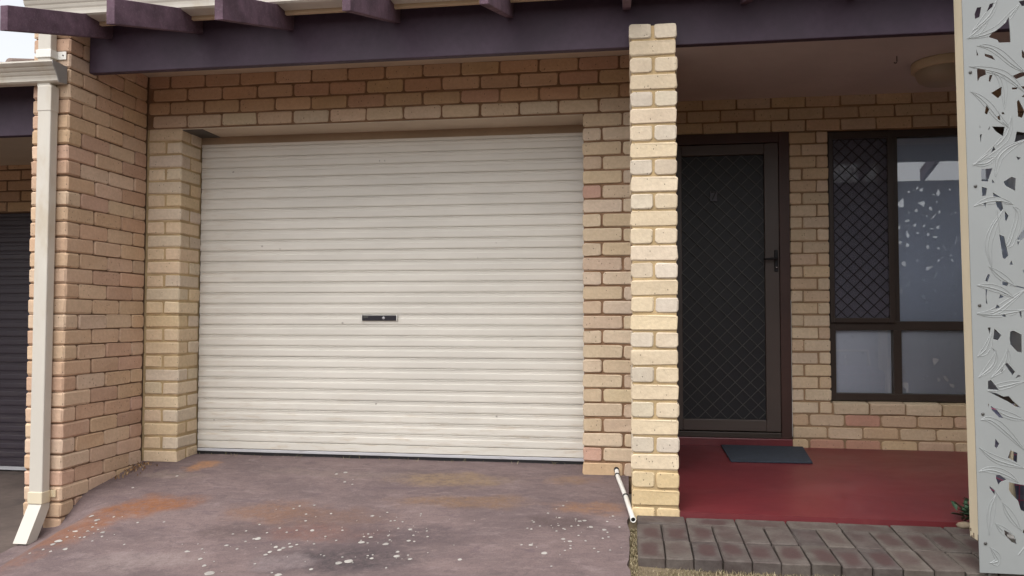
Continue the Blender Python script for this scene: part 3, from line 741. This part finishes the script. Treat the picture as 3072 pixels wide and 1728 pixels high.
# white drain pipe beside the pillar
dpz = tag(empty('drain_pipe'), 'thin white plastic pipe running from the garage nib over the driveway edge', 'pipe')
p0, p1, p2, p3 = Vector((.193, .02, .047)), Vector((.199, -.055, .0175)), Vector((.247, -.438, zd(.247, -.438)+.014)), Vector((.2835, -.853, -.029))
for a, b_ in ((p0, p1), (p1, p2), (p2, p3-(p3-p2).normalized()*.002)): MB().tube([a, b_], .0122, 14, False).build('pipe_length', M_white, dpz)
d_ = (p3-p2).normalized()
u_ = d_.cross(Vector((0, 0, 1))).normalized(); w_ = u_.cross(d_); n = 18
ring = lambda q, rr: [q+(u_*math.cos(i*2*math.pi/n)+w_*math.sin(i*2*math.pi/n))*rr for i in range(n)]
mth = MB(); vs = ring(p3-d_*.03, .0135)+ring(p3, .0138)+ring(p3+d_*.001, .0125)+ring(p3, .0104)+ring(p3-d_*.012, .0102)
mth.add(vs, [(j*n+i, j*n+(i+1) % n, (j+1)*n+(i+1) % n, (j+1)*n+i) for j in range(4) for i in range(n)]); mth.build('pipe_mouth', M_white, dpz)
MB().tube([p3-d_*.03, p3-d_*.006], .0101, 14).build('dark_bore_plug', M_black, dpz)  # solid black plug standing in for the dark hollow of the pipe
for q, d2 in ((Vector((.1935, .0, .0395)), p1-p0), (p1, p2-p1), (p2, p3-p2)):
    d2 = d2.normalized(); MB().tube([q-d2*.009, q+d2*.009], .0152, 14).build('coupling', M_black, dpz)

# ------------------------------------------------------------------ laser cut screen
YP = -1.315
LICHEN = [(-1.558,-0.923,0.0093),(-1.47,-1.024,0.009),(-1.482,-1.093,0.0237),(-1.347,-1.188,0.0153),(-1.35,-1.243,0.0151),(-1.356,-1.273,0.015),(-1.315,-1.22,0.0151),(-1.306,-1.198,0.0152),(-1.297,-1.149,0.0086),(-1.276,-1.184,0.0152),(-1.258,-1.16,0.0105),(-1.178,-1.15,0.0085),(-1.088,-1.107,0.0085),(-1.104,-0.983,0.0088),(-1.255,-0.988,0.0158),(-1.376,-0.777,0.0094),(-1.247,-0.765,0.0093),(-1.158,-1.061,0.0087),(-0.957,-1.126,0.0224),(-0.97,-1.059,0.0085),(-0.934,-1.065,0.0151),(-0.96,-1.026,0.0086),(-0.926,-1.133,0.0084),(-0.837,-1.143,0.0221),(-0.833,-1.096,0.0084),(-0.856,-1.044,0.0085),(-0.754,-1.232,0.0143),(-0.744,-1.279,0.0212),(-0.696,-1.268,0.0079),(-0.675,-1.309,0.014),(-0.849,-1.305,0.0142),(-0.857,-1.267,0.008),(-0.877,-1.276,0.008),(-0.941,-1.337,0.0301),(-0.982,-1.354,0.0213),(-1.077,-1.281,0.0082),(-0.987,-1.293,0.0081),(-1.078,-1.42,0.0141),(-1.201,-1.475,0.0211),(-1.238,-1.456,0.008),(-0.774,-0.961,0.0153),(-0.836,-0.95,0.0086),(-0.84,-0.863,0.0088),(-0.903,-0.855,0.0089),(-0.884,-0.848,0.0089),(-0.958,-0.735,0.0091),(-0.777,-0.75,0.009),(-1.02,-0.788,0.0161),(-0.736,-1.036,0.0084),(-0.741,-1.102,0.0147),(-0.712,-1.111,0.0083),(-0.665,-1.051,0.0084),(-0.686,-0.98,0.0085),(-0.455,-1.311,0.0137),(-1.432,-0.964,0.0091),(-1.373,-1.015,0.0089),(-1.333,-0.99,0.0089),(-1.34,-0.867,0.0112),(-1.358,-0.269,0.0126),(-1.418,-0.101,0.019),(-1.461,-0.133,0.0131),(-1.299,-0.308,0.0102),(-1.384,-0.649,0.0096),(-1.46,-0.664,0.0097),(-1.476,-0.704,0.0096),(-0.753,-1.402,0.0077),(-0.074,-0.773,0.0087),(0.007,-0.79,0.0086),(0.051,-0.807,0.0153),(0.029,-0.817,0.0153),(-0.156,-0.896,0.0085),(-0.068,-0.886,0.0085),(-0.006,-0.891,0.0084),(0.025,-0.878,0.0085),(0.086,-0.891,0.015),(0.149,-0.924,0.0149),(0.165,-0.956,0.0083),(-0.071,-0.96,0.0083),(-0.034,-0.936,0.0084),(-0.042,-0.926,0.0084),(-0.031,-1.062,0.0144),(0.001,-1.09,0.0143),(0.008,-1.143,0.0079),(0.035,-1.013,0.0082),(0.145,-1.035,0.0081),(0.171,-1.016,0.0082),(-0.169,-1.139,0.0142),(-0.212,-1.138,0.008),(-0.099,-1.233,0.0207),(-0.013,-1.201,0.0078),(0.112,-1.164,0.0079),(0.132,-1.202,0.0078),(0.182,-1.176,0.0078),(0.219,-0.878,0.0084),(0.16,-0.808,0.0086),(0.186,-0.725,0.0088),(-0.07,-0.588,0.0091),(-0.136,-0.709,0.0088),(0.07,-1.076,0.0081),(-0.191,-0.842,0.0086),(-0.192,-0.938,0.0084),(-0.212,-0.928,0.0084),(-0.055,-1.377,0.0075),(0.01,-1.176,0.0079),(-2.54,-0.839,0.0187),(-2.471,-0.893,0.0184),(-2.464,-0.887,0.0103),(-2.442,-0.936,0.0102),(-2.43,-0.978,0.0101),(-2.378,-1.007,0.01),(-2.329,-1.039,0.0176),(-2.422,-1.026,0.0101),(-2.484,-1.031,0.018),(-2.489,-1.142,0.0265),(-2.49,-1.18,0.0176),(-2.495,-1.236,0.0098),(-2.441,-1.254,0.0097),(-2.385,-1.229,0.0172),(-2.533,-1.275,0.0098),(-2.298,-1.087,0.0098),(-2.311,-1.139,0.0097),(-2.479,-1.097,0.01),(-2.406,-1.101,0.0099),(-2.386,-1.095,0.0099),(-2.403,-0.85,0.0103),(-2.222,-0.917,0.01),(-2.084,-0.905,0.0098),(-2.575,-0.44,0.0112),(-2.118,-1.174,0.0094),(-2.423,-0.24,0.0139),(-1.643,-1.321,0.0154),(-1.585,-1.389,0.015),(-1.519,-1.463,0.0312),(-1.755,-1.244,0.0158),(-1.695,-1.216,0.0089),(-1.596,-1.175,0.0157),(-1.524,-1.213,0.0106),(-1.526,-1.129,0.0089),(-1.501,-1.099,0.0089),(-1.635,-1.043,0.0091),(-1.587,-1.005,0.0091),(-1.359,-1.369,0.0083)]
HOLES = [[(1.648,2.169),(1.664,2.170),(1.657,2.131),(1.640,2.123),(1.638,2.143)],[(1.695,2.180),(1.710,2.185),(1.706,2.170),(1.683,2.149)],[(1.764,2.124),(1.768,2.069),(1.769,2.022),(1.726,2.023),(1.721,2.034),(1.689,2.047),(1.700,2.062),(1.729,2.081),(1.749,2.099)],[(1.802,2.185),(1.824,2.188),(1.824,2.167),(1.813,2.165)],[(1.642,2.001),(1.649,1.976),(1.643,1.974)],[(1.673,1.981),(1.700,1.972),(1.711,1.953),(1.673,1.971)],[(1.809,1.990),(1.820,1.976),(1.819,1.952),(1.809,1.961)],[(1.643,1.921),(1.673,1.918),(1.677,1.897),(1.655,1.888),(1.644,1.870)],[(1.689,1.894),(1.700,1.894),(1.691,1.866),(1.685,1.870)],[(1.773,1.887),(1.804,1.900),(1.818,1.899),(1.818,1.886),(1.786,1.874)],[(1.693,1.822),(1.733,1.846),(1.731,1.813),(1.718,1.800)],[(1.769,1.841),(1.791,1.840),(1.788,1.833),(1.771,1.833)],[(1.802,1.844),(1.817,1.844),(1.817,1.828)],[(1.804,1.802),(1.816,1.813),(1.816,1.799)],[(1.675,1.774),(1.686,1.756),(1.676,1.735),(1.668,1.743)],[(1.787,1.784),(1.794,1.791),(1.815,1.743),(1.805,1.718),(1.790,1.724)],[(1.729,1.741),(1.737,1.745),(1.742,1.735),(1.733,1.735)],[(1.714,1.726),(1.723,1.733),(1.726,1.711),(1.717,1.715)],[(1.648,1.694),(1.651,1.686),(1.649,1.683)],[(1.679,1.675),(1.687,1.690),(1.685,1.677)],[(1.694,1.688),(1.741,1.685),(1.734,1.647),(1.707,1.668)],[(1.649,1.656),(1.656,1.659),(1.652,1.630),(1.650,1.625)],[(1.784,1.665),(1.813,1.659),(1.813,1.635),(1.775,1.622)],[(1.698,1.608),(1.705,1.596),(1.688,1.583)],[(1.780,1.565),(1.797,1.560),(1.787,1.550)],[(1.651,1.518),(1.693,1.521),(1.675,1.469),(1.651,1.471)],[(1.732,1.466),(1.761,1.486),(1.777,1.479),(1.774,1.429),(1.739,1.451)],[(1.690,1.478),(1.699,1.463),(1.690,1.463)],[(1.652,1.448),(1.671,1.442),(1.667,1.414),(1.652,1.411)],[(1.692,1.425),(1.722,1.403),(1.694,1.409)],[(1.656,1.382),(1.667,1.383),(1.664,1.366)],[(1.701,1.388),(1.724,1.388),(1.729,1.357),(1.721,1.348),(1.706,1.368)],[(1.734,1.350),(1.748,1.331),(1.739,1.308),(1.734,1.318)],[(1.712,1.258),(1.730,1.249),(1.744,1.174),(1.731,1.160),(1.723,1.166)],[(1.802,1.282),(1.810,1.277),(1.809,1.251),(1.792,1.233),(1.776,1.238)],[(1.776,1.229),(1.786,1.229),(1.780,1.214)],[(1.755,1.155),(1.759,1.137),(1.747,1.139)],[(1.668,1.102),(1.676,1.098),(1.666,1.071),(1.657,1.076)],[(1.720,1.073),(1.742,1.066),(1.738,1.054),(1.719,1.059)],[(1.766,1.056),(1.800,1.048),(1.800,1.043),(1.769,1.051)],[(1.658,1.042),(1.664,1.041),(1.660,1.007),(1.664,0.983),(1.658,0.987)],[(1.711,1.022),(1.725,1.011),(1.706,1.005)],[(1.720,1.029),(1.730,1.026),(1.727,1.023)],[(1.698,0.982),(1.710,0.971),(1.692,0.964)],[(1.712,0.944),(1.726,0.944),(1.731,0.932),(1.719,0.935)],[(1.778,0.956),(1.786,0.957),(1.787,0.926),(1.781,0.939)],[(1.663,0.891),(1.674,0.891),(1.669,0.864)],[(1.687,0.887),(1.712,0.861),(1.700,0.841),(1.682,0.846)],[(1.745,0.876),(1.756,0.879),(1.785,0.864),(1.785,0.794),(1.769,0.797),(1.744,0.825),(1.742,0.851)],[(1.677,0.811),(1.685,0.804),(1.686,0.796)],[(1.730,0.755),(1.759,0.719),(1.750,0.704),(1.723,0.746)],[(1.715,0.730),(1.712,0.710),(1.708,0.720)],[(1.769,0.707),(1.780,0.702),(1.758,0.692)],[(1.793,1.116),(1.802,1.116),(1.801,1.103)],[(1.660,0.682),(1.671,0.685),(1.699,0.647),(1.659,0.649)],[(1.660,0.640),(1.691,0.633),(1.715,0.621),(1.734,0.624),(1.748,0.606),(1.776,0.579),(1.757,0.584),(1.729,0.603),(1.700,0.618)],[(1.658,0.593),(1.662,0.591),(1.659,0.577)],[(1.668,0.584),(1.690,0.569),(1.713,0.537),(1.697,0.540),(1.671,0.569)],[(1.682,0.457),(1.696,0.437),(1.687,0.419),(1.679,0.426)],[(1.736,0.413),(1.761,0.403),(1.759,0.366),(1.726,0.384)],[(1.682,0.315),(1.695,0.317),(1.719,0.299),(1.699,0.289),(1.690,0.277),(1.681,0.304)],[(1.657,0.273),(1.677,0.255),(1.675,0.239),(1.658,0.264)],[(1.728,0.289),(1.784,0.279),(1.782,0.177),(1.768,0.184),(1.759,0.219),(1.736,0.244),(1.727,0.259)],[(1.707,0.104),(1.743,0.084),(1.751,0.051),(1.732,0.060),(1.709,0.086)],[(1.776,0.108),(1.781,0.108),(1.780,0.093),(1.773,0.097)]]
VEINS = [[(1.609,2.045),(1.670,2.055),(1.729,2.081),(1.769,2.128),(1.809,2.179)],[(1.631,2.076),(1.691,2.132),(1.722,2.194)],[(1.645,2.014),(1.703,1.998),(1.770,1.936),(1.818,1.899)],[(1.614,1.932),(1.677,1.916),(1.736,1.895),(1.783,1.856),(1.812,1.823)],[(1.617,1.831),(1.665,1.791),(1.713,1.726),(1.756,1.682)],[(1.766,1.729),(1.750,1.661),(1.710,1.610),(1.621,1.533)],[(1.812,1.627),(1.749,1.598),(1.714,1.557),(1.703,1.488)],[(1.621,1.538),(1.670,1.542),(1.705,1.567)],[(1.691,2.121),(1.646,2.075),(1.616,2.050)],[(1.697,1.905),(1.726,1.885),(1.739,1.831),(1.740,1.757)],[(1.623,1.372),(1.667,1.387),(1.716,1.391),(1.764,1.377)],[(1.730,1.357),(1.685,1.279),(1.669,1.206),(1.682,1.132)],[(1.705,1.352),(1.713,1.268)],[(1.764,1.367),(1.782,1.330),(1.751,1.226),(1.731,1.205)],[(1.627,1.057),(1.670,1.049),(1.718,1.033),(1.761,1.007)],[(1.625,0.947),(1.683,0.949),(1.737,0.986),(1.800,1.038)],[(1.625,0.944),(1.707,0.942),(1.798,0.960)],[(1.677,0.871),(1.656,0.809),(1.624,0.777)],[(1.625,0.694),(1.679,0.746),(1.690,0.798)],[(1.733,0.809),(1.722,0.752),(1.673,0.695)],[(1.672,1.132),(1.719,1.085),(1.767,1.053)],[(1.631,0.529),(1.670,0.527),(1.726,0.479),(1.787,0.414)],[(1.658,0.643),(1.711,0.660),(1.793,0.681)],[(1.624,0.420),(1.672,0.380),(1.724,0.361),(1.786,0.345)],[(1.620,0.327),(1.666,0.334),(1.723,0.315),(1.761,0.291)],[(1.679,0.237),(1.658,0.175),(1.652,0.087)],[(1.676,0.129),(1.709,0.095),(1.747,0.071)],[(1.655,0.036),(1.683,-0.013),(1.654,-0.025)],[(1.779,0.042),(1.755,0.010)],[(1.679,0.252),(1.697,0.222)],[(1.702,0.212),(1.730,0.157),(1.767,0.107)],[(1.666,0.581),(1.728,0.546),(1.790,0.532)]]
scr = tag(empty('privacy_screen'), 'grey laser cut privacy screen with leaf cutouts on a cream post at right', 'privacy screen')
W = 1.2; XL = 1.604; XR = XL+W; ZB, ZT = -.064, 2.285
def edge_x(z): return 1.616-(z+.063)*.0106
cu = bpy.data.curves.new('panel', 'CURVE'); cu.dimensions = '2D'; cu.fill_mode = 'BOTH'; cu.extrude = .0022; cu.resolution_u = 1
def spl(pts):
    s = cu.splines.new('POLY'); s.points.add(len(pts)-1)
    for i, (x, z) in enumerate(pts): s.points[i].co = (x, z, 0, 1)
    s.use_cyclic_u = True
spl([(edge_x(ZB), ZB), (XR, ZB), (XR, ZT), (edge_x(ZT), ZT)])
def clampx(pts, lo, hi): return [(min(max(x, lo), hi), z) for x, z in pts]
def area(p): return abs(sum(p[i][0]*p[i-1][1]-p[i-1][0]*p[i][1] for i in range(len(p))))/2
def inside(pt, poly):
    c = False; x, y = pt
    for i in range(len(poly)):
        (x1, y1), (x2, y2) = poly[i], poly[i-1]
        if (y1 > y) != (y2 > y) and x < (x2-x1)*(y-y1)/(y2-y1)+x1: c = not c
    return c
first = [h for h in HOLES]
allh = list(first); boxes = [(min(x for x, z in h)-.004, max(x for x, z in h)+.004, min(z for x, z in h)-.004, max(z for x, z in h)+.004) for h in first]
tries = 0
while tries < 9000 and len(allh) < 420:      # the rest of the sheet, out of frame: the same kind of cut-outs
    tries += 1; h = R.choice(first); ca = R.uniform(0, 6.28); s_ = R.uniform(.5, .95); x = R.uniform(1.86, XR-.06); z = R.uniform(.05, ZT-.06)
    cx_ = sum(q[0] for q in h)/len(h); cz_ = sum(q[1] for q in h)/len(h)
    q = [(x+s_*((a-cx_)*math.cos(ca)-(b_-cz_)*math.sin(ca)), z+s_*((a-cx_)*math.sin(ca)+(b_-cz_)*math.cos(ca))) for a, b_ in h]
    bx = (min(a for a, b_ in q)-.005, max(a for a, b_ in q)+.005, min(b_ for a, b_ in q)-.005, max(b_ for a, b_ in q)+.005)
    if bx[0] < 1.845 or bx[1] > XR-.03 or bx[2] < 0 or bx[3] > ZT-.03: continue
    if any(bx[0] < k[1] and bx[1] > k[0] and bx[2] < k[3] and bx[3] > k[2] for k in boxes): continue
    allh.append(q); boxes.append(bx)
for h in allh: spl(h)
tmp = bpy.data.objects.new('tmp', cu); scene.collection.objects.link(tmp); tmp.location = (0, YP+.003, 0); tmp.rotation_euler = (rad(90), 0, 0)
bpy.context.view_layer.update()
me = bpy.data.meshes.new_from_object(tmp.evaluated_get(bpy.context.evaluated_depsgraph_get())); me.transform(tmp.matrix_world); bpy.data.objects.remove(tmp)
me.materials.clear(); me.materials.append(M_panel); me.name = 'cutout_sheet'
for p_ in me.polygons: p_.use_smooth = False
link('cutout_sheet', me, scr)
def smooth_line(pts, n=5):
    out = []
    for i in range(len(pts)-1):
        p0_, p1_, p2_, p3_ = pts[max(i-1, 0)], pts[i], pts[i+1], pts[min(i+2, len(pts)-1)]
        for k in range(n):
            t = k/n
            out.append(tuple(.5*((2*b1)+(-a+c)*t+(2*a-5*b1+4*c-d)*t*t+(-a+3*b1-3*c+d)*t**3) for a, b1, c, d in zip(p0_, p1_, p2_, p3_)))
    return out+[pts[-1]]
vb = MB()
def vein(pts, hw=.0026, proud=.0013):
    P_ = [q for q in smooth_line(pts) if q[0] < XR-.01]
    segs = []; cur = []
    for q in P_:
        if any(inside(q, h) for h in allh):
            if len(cur) > 1: segs.append(cur)
            cur = []
        else: cur.append(q)
    if len(cur) > 1: segs.append(cur)
    for sg in segs:
        vs = []
        for i, (x, z) in enumerate(sg):
            a = sg[max(i-1, 0)]; c = sg[min(i+1, len(sg)-1)]; dx, dz = c[0]-a[0], c[1]-a[1]; l = math.hypot(dx, dz) or 1; nx_, nz_ = -dz/l, dx/l
            vs += [(x-nx_*hw, YP+.0007, z-nz_*hw), (x, YP-proud, z), (x+nx_*hw, YP+.0007, z+nz_*hw)]
        vb.add(vs, [(3*i+k, 3*i+k+1, 3*i+4+k, 3*i+3+k) for i in range(len(sg)-1) for k in (0, 1)])
for v_ in VEINS:
    vein(v_)
    q = smooth_line(v_, 3); n = len(q)-1
    if n < 4: continue
    for off in (.016, -.011):
        o2 = []
        for i, (x, z) in enumerate(q):
            a, c = q[max(i-1, 0)], q[min(i+1, n)]; l = math.hypot(c[0]-a[0], c[1]-a[1]) or 1; k = math.sin(math.pi*i/n)*off
            o2.append((x-(c[1]-a[1])/l*k, z+(c[0]-a[0])/l*k))
        o2 = [p_ for p_ in o2 if p_[0] > edge_x(p_[1])+.006]
        if len(o2) > 3: vein(o2[::2]+[o2[-1]], .0017, .0007)
for d_x, fl in ((.235, 1), (.47, -1), (.70, 1), (.93, -1)):
    for v_ in VEINS: vein([((x+d_x) if fl > 0 else (1.60+1.835+d_x-x), (z+.37*d_x*3) % 2.3) for x, z in v_] if max(z for x, z in v_)+.37*d_x*3 < 2.3 else [((x+d_x), z*.9+.02) for x, z in v_])
stuff(vb.build('leaf_relief', M_panel, scr))
post = MB(); px = lambda z: edge_x(z)+.0035
z0, z1 = .052, 2.6
y0, y1 = -1.3105, -1.222
a0, a1 = px(z0), px(z1)
post.add([(a0,y0,z0),(a0+.013,y0,z0),(a0+.013,y1,z0),(a0,y1,z0),(a1,y0,z1),(a1+.013,y0,z1),(a1+.013,y1,z1),(a1,y1,z1)], [(0,3,2,1),(4,5,6,7),(0,1,5,4),(1,2,6,5),(2,3,7,6),(3,0,4,7)])
post.build('post', M_cream_old, scr, .004)
for (yy, zz, h) in ((-1.236, .082, .012), (-1.262, .066, .018), (-1.302, .066, .026), (-1.245, .058, .008)): MB().box(px(zz)-.0012, px(zz)+.002, yy-.003, yy+.003, zz-h/2, zz+h/2).build('rust_spot', M_rust, scr)
MB().box(1.648, 1.658, -1.3105, -1.27, -.075, .08).build('post_stirrup', M_mesh, scr)
MB().box(XR-.08, XR-.01, -1.3105, -1.235, -.11, 2.6).build('post', M_cream_old, scr, .004)
for z_ in (1.908, 1.451, .978, .552, .05):
    x_ = 1.6175 if z_ > 1.9 else 1.628 if z_ > 1.4 else 1.634 if z_ > .9 else 1.638
    MB().tube([(x_+.0, YP-.0022, z_), (x_, YP+.001, z_)], .006, 10).build('screw', M_mesh, scr)

sc2 = tag(empty('privacy_screen'), 'second grey laser cut screen mirrored in the porch window, beyond the right edge', 'privacy screen')
o = link('cutout_sheet', me, sc2); o.location = (W+.02, .002, 0)
MB().box(XR+W-.05, XR+W, -1.3105, -1.235, -.11, 2.6).build('post', M_cream_old, sc2, .004)
# things glimpsed behind the screen
BX = -.075
bagx = tag(empty('plaid_bag'), 'dark plaid cloth bag on a cream rail seen through the largest low cutout', 'bag')
bb = MB(); bb.add([(a+BX, b_, c) for a, b_, c in [(2.13,-.62,-.02),(2.53,-.62,-.02),(2.53,-.28,-.02),(2.13,-.28,-.02),(2.10,-.66,.44),(2.56,-.66,.44),(2.54,-.24,.46),(2.12,-.24,.46),(2.2,-.5,.50),(2.46,-.5,.50),(2.46,-.38,.50),(2.2,-.38,.50)]],
    [(0,3,2,1),(0,1,5,4),(1,2,6,5),(2,3,7,6),(3,0,4,7),(4,5,9,8),(5,6,10,9),(6,7,11,10),(7,4,8,11),(8,9,10,11)]); bb.build('bag_body', M_plaid, bagx, .02)
MB().tube([(a+BX, -.685, c) for a, c in ((2.11, -.03), (2.085, .2), (2.13, .62), (2.52, .62), (2.57, .2), (2.55, -.03))], .014, 10).build('bag_rail', M_cream_old, bagx)
tag(MB().lathe(1.905, -1.0, [(0.001, -.056), (.030, -.056), (.042, -.006), (.046, -.006), (.046, .003), (.041, .003), (.036, -.02), (.001, -.022)], 24).build('white_pot', M_white), 'small white plastic pot behind the lowest cutout of the grey screen', 'pot')

# plant and stones at the porch corner behind the post
pl = tag(empty('porch_plant'), 'dark green leafy plant low behind the cream screen post on the porch edge', 'plant')
base = Vector((1.862, -.66, -.03))
for i in range(58):
    a = R.uniform(0, 6.28); el = R.uniform(.35, 1.3); ln_ = R.uniform(.05, .12); w_ = R.uniform(.007, .014)
    d3 = Vector((math.cos(a)*math.cos(el), math.sin(a)*math.cos(el), math.sin(el))); s3 = d3.cross(Vector((0,0,1))).normalized(); st = base+Vector((R.gauss(0,.035), R.gauss(0,.025), R.uniform(0, .06)))
    up = s3.cross(d3); q = [st, st+d3*ln_*.35+s3*w_+up*.004, st+d3*ln_*.75+s3*w_*.7-up*.004, st+d3*ln_-up*.018, st+d3*ln_*.75-s3*w_*.7-up*.004, st+d3*ln_*.35-s3*w_+up*.004, st+d3*ln_*.45-up*.004]
    MB().add(q, [(0,1,6),(1,2,6),(2,3,6),(3,4,6),(4,5,6),(5,0,6)], True).build('leaf', M_leafgreen, pl)
MB().tube([base+Vector((0,0,-.02)), base+Vector((.01,0,.08))], .008, 8).build('stem', M_leafgreen, pl)
for i, (x, y, r_, lb) in enumerate(((1.835, -.775, .032, 'pale rounded stone beside the plant, nearest the cream post'), (1.80, -.712, .026, 'grey stone against the porch edge, left of the plant'))):
    bm = bmesh.new(); bmesh.ops.create_icosphere(bm, subdivisions=2, radius=r_)
    for v in bm.verts: v.co = Vector((v.co.x*1.25, v.co.y, v.co.z*.7))*(1+R.gauss(0, .08))
    me = bpy.data.meshes.new('stone'); bm.to_mesh(me); bm.free(); me.materials.append(M_stone)
    for p_ in me.polygons: p_.use_smooth = True
    o = link('stone', me); o.location = (x, y, zp(y)+r_*.4); tag(o, lb, 'stone', 'stones at the porch corner')

# ------------------------------------------------------------------ lichen, grass, leaves (uncountable)
lb = MB()
def disc(x, y, r_):
    n = 9; z = zd(x, y)+.0016; ph = R.uniform(0, 6.28); e = R.uniform(.75, 1.0)
    ring = [(x+r_*math.cos(ph+i*2*math.pi/n)*R.uniform(.75, 1.1), y+e*r_*math.sin(ph+i*2*math.pi/n)*R.uniform(.75, 1.1)) for i in range(n)]
    vs = [(a, b_, zd(a, b_)+.0016) for a, b_ in ring]+[(x+(a-x)*.75, y+(b_-y)*.75, zd(a, b_)+.0034) for a, b_ in ring]
    lb.add(vs, [(i, (i+1) % n, n+(i+1) % n, n+i) for i in range(n)]+[tuple(range(n, 2*n))])
for x, y, r_ in LICHEN: disc(x, y, r_*.76)
for i in range(80):
    x0_, y0_, _ = R.choice(LICHEN); disc(x0_+R.gauss(0, .12), y0_+R.gauss(0, .07), R.choice((.0022, .003, .003, .004)))
stuff(lb.build('lichen', M_lichen))
def blades(name, spots, hmin, hmax, w, m, lean=.5):
    vs = []; fs = []; tone = []
    for (x, y, z) in spots:
        h = R.uniform(hmin, hmax); a = R.uniform(0, 6.28); l = h*R.uniform(.2, 1)*lean*1.6; ww = w*R.uniform(.6, 1.3); ca, sa_ = math.cos(a), math.sin(a); i = len(vs)
        vs += [(x-sa_*ww, y+ca*ww, z-.004), (x+sa_*ww, y-ca*ww, z-.004), (x+ca*l*.45+sa_*ww*.7, y+sa_*l*.45-ca*ww*.7, z+h*.6), (x+ca*l*.45-sa_*ww*.7, y+sa_*l*.45+ca*ww*.7, z+h*.6), (x+ca*l, y+sa_*l, z+h)]
        fs += [(i, i+1, i+2, i+3), (i+3, i+2, i+4)]; t = R.random(); tone += [t]*5
    me = bpy.data.meshes.new(name); me.from_pydata(vs, [], fs); at = me.attributes.new('tone', 'FLOAT', 'POINT'); at.data.foreach_set('value', tone); me.materials.append(m)
    return stuff(link(name, me))
sp = []
for i in range(30000):
    x = R.uniform(.27, 2.9); y = -1.285-abs(R.gauss(0, .28))
    if y < -2.1: continue
    sp.append((x, y, zl(y)))
for i in range(26000):
    x = R.uniform(.27, 6); y = -2.0-R.random()**1.5*5
    sp.append((x, y, zl(y)))
blades('dry_grass', sp, .005, .020, .0011, M_grass, .9)
sp = [(R.uniform(.268, .298), R.uniform(-1.5, -.86), 0) for i in range(1200)]; sp = [(x, y, zd(.26, y)-.02) for x, y, z in sp]
blades('gap_grass', sp, .006, .020, .0014, M_grass, .8)
sp = [(-2.80+abs(R.gauss(0, .05)), R.gauss(-.12, .09), 0) for i in range(150)]; sp = [(x, y, zd(x, y)+.002) for x, y, z in sp]
blades('corner_leaf_litter', sp, .006, .02, .003, M_leafdry, 1.2)
sp = []
for i in range(70):
    x = R.uniform(-2.55, -.02); y = R.gauss(.2, .015); sp.append((x, y, zd(x, y)+.002))
blades('door_leaf_litter', sp, .004, .028, .0018, M_grass, 1.3)

# hedge across the street, behind the viewer: what the window glass mirrors
hb = MB(); 
for i in range(4000):
    x = R.uniform(-30, 30); y = -24+R.gauss(0, 1.2); z = R.uniform(-.5, 3.0+.5*math.sin(x*.4)); r_ = R.uniform(.12, .3)
    hb.add([(x-r_,y,z),(x,y-r_,z),(x+r_,y,z),(x,y+r_,z),(x,y,z+r_),(x,y,z-r_)], [(0,1,4),(1,2,4),(2,3,4),(3,0,4),(1,0,5),(2,1,5),(3,2,5),(0,3,5)])
stuff(hb.build('far_hedge', M_leafgreen))
